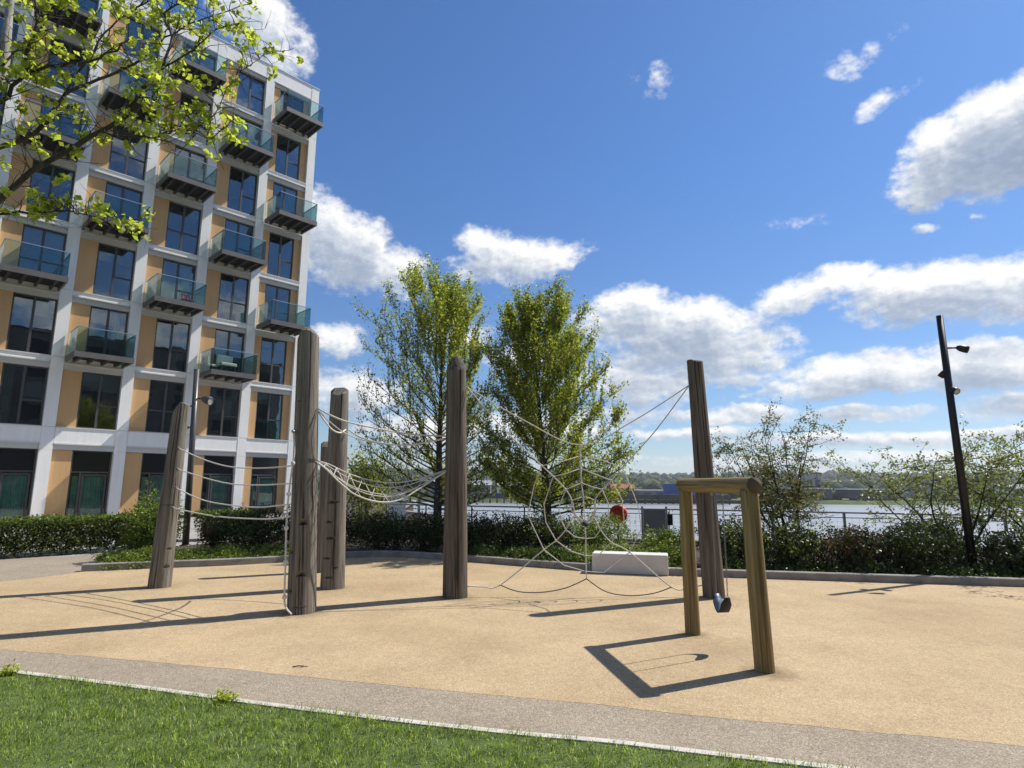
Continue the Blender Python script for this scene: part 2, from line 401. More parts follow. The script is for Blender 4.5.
# unseen clouds behind and beside the view, cover thickened for white fill light
spo = grp.nodes.new('ShaderNodeSeparateXYZ'); q.L(gi.outputs[0], spo.inputs[0])
gen = q.math('MULTIPLY', q.math('SUBTRACT', q.noise(q.mapping(gi.outputs[0], (.035,.06,1)), 1.0, 3, .5), .51), 7)
side = q.math('MULTIPLY', q.math('SUBTRACT', q.math('ABSOLUTE', spo.outputs[0]), 54), .2, clamp=True)
gen = q.math('SUBTRACT', gen, q.math('MULTIPLY', q.math('SUBTRACT', 1.0, side), 8))
best = q.math('MAXIMUM', best, gen)
best = q.math('MAXIMUM', best, -1.5)
n1 = q.noise(q.mapping(gi.outputs[0], (.30,.42,1)), 1.0, 10, .60)
n2 = q.noise(q.mapping(gi.outputs[0], (1.1,1.5,1), (7,3,0)), 1.0, 6, .6)
tot = q.math('ADD', best, q.math('ADD', q.math('MULTIPLY', q.math('SUBTRACT', n1, .5), 2.3), q.math('MULTIPLY', q.math('SUBTRACT', n2, .5), .85)))
q.L(tot, go.inputs[0])

tc = g.coord('Generated')
sx = nt.nodes.new('ShaderNodeSeparateXYZ'); g.L(tc, sx.inputs[0])
azn = g.math('MULTIPLY', g.math('ARCTAN2', sx.outputs[0], sx.outputs[1]), 57.29578)
eln = g.math('MULTIPLY', g.math('ARCSINE', sx.outputs[2]), 57.29578)
cmb = nt.nodes.new('ShaderNodeCombineXYZ'); g.L(azn, cmb.inputs[0]); g.L(eln, cmb.inputs[1])
def dens(off):
    a = nt.nodes.new('ShaderNodeVectorMath'); a.operation = 'ADD'; g.L(cmb.outputs[0], a.inputs[0]); a.inputs[1].default_value = off
    x = nt.nodes.new('ShaderNodeGroup'); x.node_tree = grp; g.L(a.outputs[0], x.inputs[0]); return x.outputs[0]
d0 = dens((0,0,0)); d1 = dens((.7,2.3,0)); d2 = dens((.3,.35,0))
mr = nt.nodes.new('ShaderNodeMapRange'); mr.interpolation_type = 'SMOOTHSTEP'
g.L(d0, mr.inputs[0]); mr.inputs[1].default_value = -.08; mr.inputs[2].default_value = .80
mask = mr.outputs[0]
low = nt.nodes.new('ShaderNodeMapRange'); g.L(eln, low.inputs[0]); low.inputs[1].default_value = 0; low.inputs[2].default_value = 3.0
thick = g.math('MULTIPLY', g.math('SUBTRACT', d0, .30), .58, clamp=True)
slope = g.math('ADD', g.math('MULTIPLY', g.math('SUBTRACT', d0, d1), .34), g.math('MULTIPLY', g.math('SUBTRACT', d0, d2), .50))
lit = g.math('ADD', g.math('SUBTRACT', .80, thick), slope, clamp=True)
ccol = g.ramp(lit, [(0,(.30,.37,.50)), (.35,(.43,.495,.61)), (.62,(.66,.71,.78)), (.85,(.95,.95,.95)), (1,(1.04,1.03,1.01))])
sky = nt.nodes.new('ShaderNodeTexSky'); sky.sky_type = 'NISHITA'; sky.sun_disc = False
sky.sun_elevation = R(SUN_EL); sky.sun_rotation = R(SUN_AZ); sky.altitude = 0; sky.air_density = 1.0; sky.dust_density = .3; sky.ozone_density = 1.5
bg1 = nt.nodes.new('ShaderNodeBackground'); tintf = nt.nodes.new('ShaderNodeMapRange'); g.L(eln, tintf.inputs[0]); tintf.inputs[1].default_value = 0; tintf.inputs[2].default_value = 28
tint = g.ramp(tintf.outputs[0], [(0,(.86,.96,1.12)), (.25,(.66,.88,1.16)), (1,(.57,.94,1.38))])
g.L(g.mix(1.0, sky.outputs[0], tint, 'MULTIPLY'), bg1.inputs[0]); bg1.inputs[1].default_value = .066
bg2 = nt.nodes.new('ShaderNodeBackground'); g.L(ccol, bg2.inputs[0]); bg2.inputs[1].default_value = .70
mxw = nt.nodes.new('ShaderNodeMixShader'); g.L(g.math('MULTIPLY', mask, .97), mxw.inputs[0]); g.L(bg1.outputs[0], mxw.inputs[1]); g.L(bg2.outputs[0], mxw.inputs[2])
ow = nt.nodes.new('ShaderNodeOutputWorld'); g.L(mxw.outputs[0], ow.inputs['Surface'])

vs = scene.view_settings
scene.display_settings.display_device = 'sRGB'
vs.view_transform = 'Standard'; vs.look = 'None'; vs.exposure = 0.55; vs.gamma = 1.0; vs.use_curve_mapping = False
cy = scene.cycles
cy.max_bounces = 8; cy.transparent_max_bounces = 24; cy.diffuse_bounces = 3; cy.glossy_bounces = 4; cy.transmission_bounces = 4
cy.caustics_reflective = False; cy.caustics_refractive = False
cy.use_denoising = True
cy.sample_clamp_indirect = 6

# ------------------------------------------------------------------ ground
LAND = [(-400,-60),(60,-60),(60,6),(18,13.0),(11,15.2),(5,17.4),(0,18.6),(-3,20.2),(-3.5,31),(-7,37),(-9.5,60),(-40,110),(-400,160)]
b = MB(); b.prism(LAND, -7.0, -.012); ground = setting(b.build('ground', M['soil']))
# the quay edge coping
b = MB()
cop = [Vector((p[0],p[1],.03)) for p in LAND[3:12]]
for i in range(len(cop)-1): b.bar(cop[i], cop[i+1], .5, .18)
setting(b.build('quay_wall', M['quay']))

EDGE = [(-12,8.0),(-8,6.72),(-5.8,5.98),(-4.375,5.528),(-3.018,5.138),(-1.75,4.742),(-.75,4.457),(.067,4.252),(.633,4.137),(1.154,3.99),(1.852,3.80),(2.77,3.53),(4,3.15),(7,2.2),(12,.6)]
EDGE = [(p.x,p.y) for p in smooth_path([(x,y,0) for x,y in EDGE], 5)]
SANDF = [(-9.6,7.75),(-8.6,7.3),(-6.6,6.72),(-4.952,6.221),(-3.814,5.965),(-2.752,5.705),(-1.773,5.445),(-.886,5.2),(-.077,5.0),(.752,4.787),(1.423,4.584),(2.346,4.36),(3.253,4.13),(5,3.66),(9,2.6),(18,.2)]
SANDF = [(p.x,p.y+.018*mnoise.noise((p.x*2.3,0,4))+.010*mnoise.noise((p.x*9,0,9))) for p in smooth_path([(x,y,0) for x,y in SANDF], 24)]
KERB = [(-7.8,11.4),(-6.87,11.85),(-5.6,12.35),(-4.43,13.1),(-3.64,13.68),(-3.0,13.98),(-2.3,13.85),(-1.44,13.45),(-.65,13.05),(.5,12.40),(1.58,11.86),(2.84,11.42),(4.74,11.04),(6.0,10.80),(8.45,10.37),(12,9.75),(19,8.5)]
KERB = [(p.x,p.y) for p in smooth_path([(x,y,0) for x,y in KERB], 5)]
b = MB(); b.poly(EDGE + [(18,-1.5),(18,0),(18,13),(-6,17.4),(-8.6,20),(-30,40),(-60,40),(-60,12)], -.0012)
setting(b.build('path', M['path']))
b = MB(); b.poly(SANDF + list(reversed(KERB)) + [(-7.88,11.0),(-8.27,10.2),(-8.75,9.4),(-9.5,8.4)], .0)
setting(b.build('playground_surface', M['sand']))
lawn_poly = EDGE + [(12,-30),(-60,-30),(-60,22)]
b = MB(); b.poly(lawn_poly, .004); setting(b.build('lawn', M['lawn']))
b = MB()
for i in range(len(EDGE)-1):
    p = Vector((*EDGE[i],-.012)); q2 = Vector((*EDGE[i+1],-.012)); b.bar(p, q2, .06, .05)
setting(b.build('lawn_edging', M['edging']))
# planting bed soil and kerb
BED = KERB + [(22,12.2),(18,12.7),(11,14.6),(5,16.6),(0,17.6),(-3,18.8),(-7.2,18.6),(-8.4,15.6),(-8.5,13.4)]
b = MB(); b.poly(BED, .03); setting(b.build('planting_bed', M['soil']))
b = MB()
k3 = [Vector((x,y,0)) for x,y in KERB]
for i in range(len(k3)):
    t = (k3[min(i+1,len(k3)-1)]-k3[max(i-1,0)]).normalized(); nrm = Vector((-t.y,t.x,0))
    for off, z in ((0,-.01),(0,.115),(.012,.127),(.148,.127),(.16,.115),(.16,-.01)):
        b.v.append(tuple(k3[i]+nrm*off+Vector((0,0,z))))
for i in range(len(k3)-1):
    for k in range(5):
        b.f.append((i*6+k, i*6+k+1, (i+1)*6+k+1, (i+1)*6+k)); b.smooth.append(False)
b.f.append((0,1,2,3,4,5)); b.smooth.append(False)
setting(b.build('kerb', M['kerb']))
b = MB(); b.poly([(-60,12.6),(-9.6,13.6),(-8.75,15.4),(-7.4,18.9),(-8.5,24),(-10.2,33.5),(-30,16)], .001)
setting(b.build('terrace', M['terrace']))

# grass blades: nobody could count them
def inside(px, py, poly):
    c = np.zeros(len(px), bool); n = len(poly); j = n-1
    for i in range(n):
        xi, yi = poly[i]; xj, yj = poly[j]
        cond = ((yi > py) != (yj > py)) & (px < (xj-xi)*(py-yi)/((yj-yi) if yj != yi else 1e-9)+xi)
        c ^= cond; j = i
    return c
def grass():
    n = 520000
    x = RNG.uniform(-9.5,5.5,n); y = RNG.uniform(.8,7.6,n)
    ok = inside(x, y, [(a, c-.012+.022*mnoise.noise((a*3.1,0,2))+.03*mnoise.noise((a*11,0,5))+.012) for a, c in lawn_poly])
    far = np.clip(1.25-np.abs(y-4.6)/4.2, .10, 1)*np.clip(1.3-np.abs(x+1.2)/6.5, .12, 1)
    ok &= RNG.random(n) < far
    x, y = x[ok], y[ok]; n = len(x)
    hgt = np.array([.85+.55*mnoise.noise((a*1.3,c*1.3,3))+.55*mnoise.noise((a*5,c*5,1))+.35*mnoise.noise((a*14,c*14,7)) for a, c in zip(x,y)])
    h = np.clip(hgt,.35,1.9)*.038*RNG.uniform(.55,1.5,n)
    cl = np.array([mnoise.noise((a*9,c*9,11))*5 for a, c in zip(x,y)])
    ang = cl+RNG.normal(0,1.0,n); lean = RNG.uniform(.25,1.25,n)*h
    lx, ly = np.cos(ang)*lean, np.sin(ang)*lean
    wa = ang+np.pi/2+RNG.normal(0,.6,n); ww = RNG.uniform(.0012,.0026,n); wx, wy = np.cos(wa)*ww, np.sin(wa)*ww
    base = np.stack([x,y,np.zeros(n)],1)
    mid = base+np.stack([lx*.32,ly*.32,h*.66],1); tip = base+np.stack([lx,ly,h*.92],1)
    W = np.stack([wx,wy,np.zeros(n)],1)
    me = bpy.data.meshes.new('grass')
    V6 = np.stack([base-W, base+W, mid-W*.85, mid+W*.85, tip-W*.1, tip+W*.1],1).reshape(-1,3)
    me.vertices.add(n*6); me.vertices.foreach_set('co', V6.astype(np.float32).ravel())
    idx = (np.arange(n)[:,None]*6 + np.array([0,1,3,2, 2,3,5,4])[None]).astype(np.int32).ravel()
    me.loops.add(n*8); me.loops.foreach_set('vertex_index', idx)
    me.polygons.add(n*2); me.polygons.foreach_set('loop_start', np.arange(0,n*8,4,dtype=np.int32)); me.polygons.foreach_set('loop_total', np.full(n*2,4,dtype=np.int32))
    me.update(calc_edges=True)
    return stuff(link('grass', me, M['grass']))
tag(grass(), 'green lawn grass growing in front of the pale edging strip', 'grass')

# a few weeds poking over the edging
# ------------------------------------------------------------------ apartment building
PHI = .8065; BW = 2.77946; Z1 = 3.99; FH = 3.1
bld = empty('apartment_building', (-19.9125,26.370,0), PHI, 'white framed apartment block with orange panels and glass balconies', 'building')
C0, C1 = -3, 5                  # bay columns
def bx0(c): return BW*(c-1)
T0 = bx0(C0); T1 = 11.146
wall = MB(); inter = MB(); ceil_ = MB()
ROOF = 25.96
def zf(j): return Z1+(j-1)*FH
for c in range(C0, C1):
    pr = bx0(c+1) if c < 4 else T1
    wall.box((pr-.47,0,0), (pr,.55,zf(1)-.985))                  # ground pilaster
    wall.box((pr-.47,.004,zf(1)-.98), (pr,.55,zf(1)-.012))
    for j in range(1,8):
        wall.box((pr-.47,0 if j % 2 else .003,zf(j)), (pr,.55,zf(j+1)-.012))
    wall.box((pr-.47,.002,zf(8)), (pr,.55,ROOF))
    x0 = bx0(c)+.012; x1 = pr-.47
    # first floor band (tall), then the slim fascias
    wall.box((x0,.02,zf(1)-.72), (x1,.55,zf(1)-.03)); fas = MB(); led = MB(); fas.box((x0,.07,zf(1)-.98), (x1,.5,zf(1)-.72))
    led.box((x0,-.01,zf(1)-.76), (x1,.09,zf(1)-.70))
    fo = fas.build('fascia', M['fascia'], bld); led.build('ledge', M['ledge'], fo)
    led = MB(); led.box((x0,-.015,zf(1)-.03), (x1,.30,zf(1)+.015)); led.build('ledge', M['ledge'], fo)
    for j in range(2,8):
        wall.box((x0,.03,zf(j)-.25), (x1,.5,zf(j)-.03)); fas = MB(); led = MB(); fas.box((x0,.09,zf(j)-.52), (x1,.5,zf(j)-.25))
        led.box((x0,-.03,zf(j)-.28), (x1,.10,zf(j)-.225)); fo = fas.build('fascia', M['fascia'], bld); led.build('ledge', M['ledge'], fo)
        led = MB(); led.box((x0,-.005,zf(j)-.03), (x1,.30,zf(j)+.015)); led.build('ledge', M['ledge'], fo)
    wall.box((x0,.015,25.09), (x1,.55,ROOF)); fas = MB(); led = MB(); fas.box((x0,.09,24.86), (x1,.5,25.09))
    led.box((x0,-.02,25.06), (x1,.10,25.11)); fo = fas.build('fascia', M['fascia'], bld); led.build('ledge', M['ledge'], fo)
led = MB(); led.box((T0-.02,-.03,ROOF), (T1+.04,.5,ROOF+.05)); led.build('coping', M['ledge'], bld); fas = MB()
wall.box((T1-.45,.552,0), (T1-.003,13.5,ROOF-.004))              # end wall towards the river
wall.box((T0,12.9,0), (T1-.46,13.4,ROOF-.3))
wall.box((T0,.56,0), (T0+.3,12.88,ROOF-.3))
fas.box((T0+.3,.56,ROOF-.45), (T1-.46,12.88,ROOF-.32))
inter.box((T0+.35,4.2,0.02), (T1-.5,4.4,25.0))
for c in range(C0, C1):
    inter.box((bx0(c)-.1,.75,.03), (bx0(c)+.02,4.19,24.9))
for j in range(1,9):
    z = zf(j)
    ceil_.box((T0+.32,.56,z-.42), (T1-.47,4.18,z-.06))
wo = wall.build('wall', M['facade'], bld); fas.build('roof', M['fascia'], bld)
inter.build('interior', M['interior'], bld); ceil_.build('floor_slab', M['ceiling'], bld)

def bay_layout(c):
    if c == 4: return [(.012,.45)], (.45,1.94), [(1.94,2.33)]
    if c in (2,0,-2): return [(.012,.74)], (.74,2.30), []
    return [(.012,.76)], (.76,2.30), []
def window(c, j):
    x = bx0(c); left, (w0, w1), right = bay_layout(c)
    zb = zf(j)+.015 if j else .03; zt = zf(j+1)-.52 if j else zf(1)-.985
    if j == 7: zt = 24.86
    for (a, e) in left+right:
        p = MB(); p.box((x+a,.17,zb), (x+e,.40,zt)); p.build('orange_panel', M['orange'], bld)
    a, e = x+w0, x+w1
    fr = MB(); y0, y1 = .24, .31; t = .065
    if j == 0:
        zm = 2.02
        fr.box((a,y0,zb), (a+t,y1,zt)); fr.box((e-t,y0,zb), (e,y1,zt)); fr.box((a+t,y0,zm), (e-t,y1,zm+t)); fr.box((a+t,y0,zt-.04), (e-t,y1,zt))
        m_ = a+(e-a)*.26; fr.box((m_-t*.6,y0,zb), (m_+t*.6,y1,zm)); fr.box((m_+.06,y0-.01,zb+.001), (m_+.13,y1-.01,zm-.06)); fr.box((e-.19,y0-.01,zb+.001), (e-.12,y1-.01,zm-.06))
        fr.box((m_+.13,y0-.01,zm-.13), (e-.19,y1-.01,zm-.06))
        f = fr.build('window', M['frame'], bld)
        p = MB(); p.box((a+t,.27,zm+t), (e-t,.285,zt-.04)); p.build('top_panel', M['black_panel'], f)
        p = MB(); p.box((a+t,.27,zb), (e-t,.278,zm)); p.build('pane', M['pane_ground'], f)
        cu = MB(); n = 40; xs = np.linspace(a+t+(.25 if c == 3 else .08), e-t-.02, n)
        for i in range(n-1):
            ya = .42+.03*math.sin(i*1.9); yb = .42+.03*math.sin((i+1)*1.9)
            cu.quad((xs[i],ya,zb+.05), (xs[i+1],yb,zb+.05), (xs[i+1],yb,zm-.15), (xs[i],ya,zm-.15))
        cu.build('curtain', M['curtain_green'], f)
        return
    m_ = (a+e)/2 - .02
    fr.box((a,y0,zb), (a+t,y1,zt)); fr.box((e-t,y0,zb), (e,y1,zt)); fr.box((a+t,y0,zb), (e-t,y1,zb+t)); fr.box((a+t,y0,zt-t), (e-t,y1,zt))
    fr.box((m_-t*.75,y0-.005,zb+t), (m_+t*.75,y1,zt-t))
    zr = zb+1.08
    fr.box((m_+t*.75,y0,zr-.035), (e-t,y1,zr+.035))
    if (c+j) % 3 == 0: fr.box((a+t,y0,zr-.035), (m_-t*.75,y1,zr+.035))
    f = fr.build('window', M['frame'], bld)
    p = MB(); p.box((a+t,.272,zb+t), (e-t,.28,zt-t)); p.build('pane', M['pane'], f)
    rnd = random.Random(c*31+j*7)
    k = rnd.random()
    if (c,j) in ((1,1),(1,3),(0,3)) or k < .22:
        dz = .75 if c < 2 else .45
        cu = MB(); cu.box((a+t+.01,.36,zt-t-dz), (e-t-.01,.372,zt-t)); cu.build('blind', M['curtain_pale'], f)
    elif k < .68:
        n = 14; wd = .35+.3*rnd.random(); cu = MB(); xs = np.linspace(e-t-wd, e-t-.02, n) if rnd.random() < .5 else np.linspace(a+t+.02, a+t+wd, n)
        for i in range(n-1):
            ya = .45+.035*math.sin(i*2.1); yb = .45+.035*math.sin((i+1)*2.1)
            cu.quad((xs[i],ya,zb+.06), (xs[i+1],yb,zb+.06), (xs[i+1],yb,zt-.1), (xs[i],ya,zt-.1))
        cu.build('curtain', M['curtain_pale'], f)
def balcony(c, j):
    x = bx0(c); a, e = x+.015, x+2.26; z = zf(j); D = -1.85
    d = MB()
    d.box((a,D,z-.20), (e,D+.07,z+.04)); d.box((a,D+.07,z-.20), (a+.07,-.035,z+.04)); d.box((e-.07,D+.07,z-.20), (e,-.035,z+.04))
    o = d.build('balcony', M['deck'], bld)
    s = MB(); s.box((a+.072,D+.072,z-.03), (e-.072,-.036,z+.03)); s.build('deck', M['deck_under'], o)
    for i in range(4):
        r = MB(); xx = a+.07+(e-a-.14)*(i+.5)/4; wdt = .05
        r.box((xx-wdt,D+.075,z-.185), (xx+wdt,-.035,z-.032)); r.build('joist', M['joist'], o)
    gp = MB(); h = 1.10
    gp.box((a+.03,D+.03,z+.041), (e-.03,D+.042,z+h)); gp.box((a+.03,D+.06,z+.041), (a+.042,-.04,z+h)); gp.box((e-.042,D+.06,z+.041), (e-.03,-.04,z+h))
    gp.build('glass_guard', M['guard'], o)
    hr = MB(); hr.box((a+.02,D+.02,z+h), (e-.02,D+.055,z+h+.03)); hr.box((a+.02,D+.056,z+h), (a+.052,-.04,z+h+.03)); hr.box((e-.052,D+.056,z+h), (e-.02,-.04,z+h+.03))
    hr.build('handrail', M['rail'], o)
for c in range(C0, C1):
    for j in range(0, 8):
        window(c, j)
        if j >= 2 and ((c % 2 == 0 and j % 2 == 1) or (c % 2 == 1 and j % 2 == 0)): balcony(c, j)
# glass screen of the first-floor end room
sc = MB(); x = bx0(4); sc.box((x+.50,.205,zf(1)+.03), (x+1.90,.215,zf(1)+1.05)); sc.build('juliet_screen', M['guard'], bld)

# furniture standing on balconies (things of their own)
def bworld(t, y, z): return bld.matrix_basis @ Vector((t,y,z))
bpy.context.view_layer.update()
def chair_on(t, y, z, rz, mat, label, s=1.0):
    p = bld.matrix_world @ Vector((t,y,z)); r = empty('balcony_chair', p, PHI+rz, label, 'chair')
    b = MB(); b.box((-.36*s,-.32*s,.28*s),(.36*s,.32*s,.44*s)); b.build('seat', mat, r, bevel=.04)
    b = MB(); b.box((-.36*s,.20*s,.441*s),(.36*s,.34*s,.86*s)); b.build('backrest', mat, r, bevel=.04)
    for sx in (-1,1):
        for sy in (-1,1):
            b = MB(); b.box((sx*.3*s-.02,sy*.27*s-.02,0),(sx*.3*s+.02,sy*.27*s+.02,.279*s)); b.build('leg', M['frame'], r)
chair_on(bx0(3)+.95,-1.2,zf(2)+.035, 0, M['cushion'], 'pale padded armchair on the lowest balcony beside the tallest timber post', 1.1)
chair_on(bx0(3)+.35,-.75,zf(2)+.035, 1.5, M['cushion'], 'pale chair turned sideways at the wall side of the lowest right-hand balcony', .9)
chair_on(bx0(2)+1.6,-1.3,zf(3)+.035, .4, M['pink'], 'pink chair behind the glass of the third-floor balcony', .62)

# block on the other side of the green, mirrored in the lower windows
ob = empty('apartment_block', (34,-25.5,0), PHI, 'long apartment block across the green, mirrored in the lower windows', 'building')
b = MB(); b.box((-45,-12,0),(45,0,23)); b.build('wall', M['quay'], ob)
b = MB(); b.box((-45.2,-12.2,23),(45.2,.2,23.5)); b.build('roof', M['shed_dark'], ob)
for j in range(7):
    for k in range(14):
        x = -43+k*6.4; b = MB(); b.box((x,.003,1+j*3.1),(x+3.0,.06,3.2+j*3.1)); b.build('window', M['black_panel'] if (j*5+k*3) % 4 else M['curtain_pale'], ob)

# ------------------------------------------------------------------ timber posts
def log(name, base, top, r0, r1, mat, cut=None, notches=(), label='', cat='post', group=None, seg=56, parent=None, wob=.012, seed=0, part=None):
    base = Vector(base); top = Vector(top); L = (top-base).length
    nz = max(24, int(L*(90 if notches else 34))); V = []; F = []; S = []
    rows = [i/(nz-1) for i in range(nz)]
    def put(r, a, z):
        k = 1 + wob*8*mnoise.noise((math.cos(a)*1.3+seed, math.sin(a)*1.3, z*.5+seed*3)) * .5 + wob*2*mnoise.noise((math.cos(a)*5+seed, math.sin(a)*5, z*.9))
        rr = r*k
        for (na, nzz, nw, nh, nd) in notches:
            da = (a-na+math.pi) % (2*math.pi) - math.pi
            u = da*r/nw
            if abs(u) < 1 and 0 <= z-nzz <= nh*math.sqrt(max(0,1-u*u)):
                t = (z-nzz)/nh; rr -= nd*(1-t)*(1-abs(u)**3)
        x, y, zz = rr*math.cos(a), rr*math.sin(a), z
        if cut: zz = min(zz, cut(x, y, L, r1))
        return (x, y, zz)
    zs = [t*L for t in rows]
    for na in notches: zs += [na[1]-.004, na[1]+.001]
    zs = sorted(zs); nr = len(zs)
    for z in zs:
        r = r0+(r1-r0)*z/L
        for k in range(seg): V.append(put(r, 2*math.pi*k/seg, z))
    for i in range(nr-1):
        for k in range(seg):
            k2 = (k+1) % seg; F.append((i*seg+k, i*seg+k2, (i+1)*seg+k2, (i+1)*seg+k)); S.append(True)
    last = (nr-1)*seg
    for fr in (.93,.84,.72,.58,.42,.25,.1):
        n0 = len(V)
        for k in range(seg): V.append(put(r1*fr, 2*math.pi*k/seg, L))
        for k in range(seg):
            k2 = (k+1) % seg; F.append((last+k, last+k2, n0+k2, n0+k)); S.append(False)
        last = n0
    V.append((0,0,min(L, cut(0,0,L,r1)) if cut else L)); F += [(last+k, last+(k+1) % seg, len(V)-1) for k in range(seg)]; S += [False]*seg
    n0 = len(V); F.append(tuple(reversed(range(seg)))); S.append(False)
    me = bpy.data.meshes.new(name); me.from_pydata(V, [], F); me.update(); me.polygons.foreach_set('use_smooth', S)
    o = link(name, me, mat, parent)
    o.location = base; o.rotation_euler = (top-base).to_track_quat('Z','Y').to_euler()
    # keep local x facing world +x
    o.rotation_euler = Matrix.Rotation(0,3,'Z').to_euler() if L == 0 else Vector((0,0,1)).rotation_difference((top-base).normalized()).to_euler()
    if label: tag(o, label, cat, group)
    return o
PG = 'weathered timber climbing posts'
F_ = -math.pi/2    # facing the camera
# notch = (angle, height, half width, height, depth)
cutA = lambda x,y,L,r: L - max(0, (-x+.3*r))*1.5 - max(0,(x-.35*r))*.5
cutB = lambda x,y,L,r: L - max(0, -(x)-.35*r)*2.2 - max(0, x-.30*r)*1.3 - max(0,-(y)-.55*r)*.9
cutC = lambda x,y,L,r: L - max(0, -y-.05*r)*1.1 - max(0,abs(x)-.62*r)*.9
cutE = lambda x,y,L,r: L - (math.hypot(x,y)/r)**2.0*.17 - max(0,-y-.1*r)*.7
cutF = lambda x,y,L,r: L - max(0, x+.75*r)*.16 - max(0,-y-.72*r)*1.0
log('timber_post', (-5.48,9.83,-.05), (-5.42,9.86,2.90), .166, .118, M['wood_grey'], cutA, [(F_+.9,.35,.05,.05,.04),(F_+1.0,.62,.04,.04,.03),(F_+.2,1.30,.09,.02,.02)], 'leaning pale timber post at the far left holding the four long ropes', 'post', PG, seed=1)
log('timber_post', (-2.64,8.03,-.05), (-2.79,8.05,3.70), .178, .138, M['wood_grey'], cutB, [(F_+.25,1.13,.06,.085,.10),(F_+.2,.50,.06,.085,.10),(F_-.75,.78,.05,.05,.08),(F_-.75,.31,.05,.05,.08),(F_+.1,.125,.075,.03,.04),(F_-.4,2.72,.018,.03,.05)], 'tallest timber post with stepped footholds and a knotted climbing rope', 'post', PG, seed=2)
log('timber_post', (-2.78,9.84,-.05), (-2.84,9.86,3.17), .186, .142, M['wood_grey'], cutC, [(F_+.05,1.35,.075,.06,.08),(F_-.35,1.05,.06,.045,.07),(F_+.0,.80,.075,.06,.08),(F_-.4,.50,.07,.04,.07),(F_+.5,.36,.02,.035,.06),(F_-.1,.22,.08,.03,.05)], 'blunt topped timber post standing just behind the tallest post', 'post', PG, seed=3)
log('timber_post', (-3.47,11.57,-.05), (-3.53,11.58,2.40), .125, .105, M['wood_grey'], cutC, [], 'thin short timber post half hidden behind the tallest post', 'post', PG, seed=4)
log('timber_post', (-.80,9.14,-.05), (-.86,9.16,3.57), .182, .143, M['wood_brown'], cutE, [], 'brown bullet topped timber post at the left end of the rope web', 'post', PG, seed=5)
log('timber_post', (2.99,9.27,-.05), (2.86,9.29,3.55), .158, .120, M['wood_brown'], cutF, [], 'timber post with slanted top behind the swing, at the right end of the rope web', 'post', PG, seed=6)

# ------------------------------------------------------------------ ropes
web = empty('rope_web', (1.1,9.2,0), 0, 'spider web climbing net of pale ropes strung between two timber posts', 'climbing net')
def rp(name, pts, r, mat, parent, off=None, n=6):
    b = MB(); p = smooth_path(pts, n)
    if off is not None: p = [v-Vector(off) for v in p]
    b.tube(p, r, 7); return b.build(name, mat, parent)
WEB = {
'border_rope':[[(-.683,9.144,3.072),(.184,9.174,2.577),(1.048,9.203,2.208),(1.86,9.231,2.582),(2.741,9.261,3.142)]],
'spoke':[[(-.683,9.10,3.072),(-.148,9.13,2.462),(.461,9.183,1.891),(.636,9.189,1.729),(.816,9.195,1.542),(.907,9.199,1.381),(.959,9.2,1.179),(1.083,9.205,1.047)],
 [(2.741,9.23,3.142),(2.193,9.243,2.429),(1.675,9.225,1.873),(1.505,9.219,1.681),(1.364,9.214,1.545),(1.252,9.21,1.383),(1.232,9.21,1.18),(1.094,9.205,1.047)],
 [(1.048,9.203,2.208),(1.041,9.203,2.043),(1.044,9.203,1.857),(1.052,9.204,1.64),(1.077,9.204,1.436),(1.094,9.205,1.047)],
 [(1.094,9.205,1.047),(.948,9.2,1.158),(.811,9.195,.956),(.664,9.19,.798),(.485,9.184,.667),(-.153,9.162,.167),(-.391,9.154,.141),(-.629,9.146,.151)],
 [(1.094,9.205,1.047),(1.231,9.21,1.127),(1.326,9.213,.958),(1.486,9.218,.775),(1.754,9.228,.634),(2.361,9.248,.138),(2.603,9.257,.128),(2.833,9.265,.17)],
 [(1.094,9.205,1.047),(1.107,9.205,.826),(1.104,9.205,.581),(1.11,9.206,.255)]],
'ground_rope':[[(-.153,9.162,.167),(.112,9.171,.076),(.457,9.183,.066),(.804,9.195,.127),(1.11,9.206,.255)],
 [(1.11,9.206,.255),(1.391,9.215,.076),(1.738,9.227,.02),(2.088,9.239,.051),(2.361,9.248,.138)]],
'ring':[[(1.041,9.203,2.043),(.736,9.193,1.948),(.45,9.183,1.891),(.34,9.179,1.593),(.243,9.176,1.165),(.485,9.184,.667),(.78,9.194,.445),(1.101,9.205,.358),(1.369,9.214,.343),(1.754,9.228,.634),(1.937,9.234,.961),(1.908,9.233,1.269),(1.831,9.23,1.494),(1.675,9.225,1.873),(1.345,9.214,1.991),(1.041,9.203,2.043)],
 [(1.044,9.203,1.857),(.845,9.196,1.785),(.625,9.189,1.729),(.487,9.184,1.326),(.513,9.185,1.061),(.664,9.19,.798),(.889,9.198,.643),(1.104,9.205,.581),(1.293,9.212,.592),(1.486,9.218,.775),(1.683,9.225,1.066),(1.663,9.224,1.386),(1.505,9.219,1.681),(1.285,9.212,1.761),(1.044,9.203,1.857)],
 [(1.052,9.204,1.64),(.926,9.199,1.586),(.816,9.195,1.542),(.704,9.192,1.274),(.757,9.193,1.062),(.811,9.195,.956),(.945,9.2,.852),(1.107,9.205,.826),(1.243,9.21,.842),(1.326,9.213,.958),(1.451,9.217,1.181),(1.454,9.217,1.331),(1.364,9.214,1.545),(1.2,9.209,1.587),(1.052,9.204,1.64)],
 [(1.077,9.204,1.436),(.989,9.201,1.409),(.907,9.199,1.381),(.884,9.198,1.264),(.948,9.2,1.158),(1.013,9.202,1.079),(1.094,9.205,1.047),(1.176,9.208,1.079),(1.231,9.21,1.127),(1.266,9.211,1.25),(1.252,9.21,1.383),(1.17,9.208,1.42),(1.077,9.204,1.436)]]}
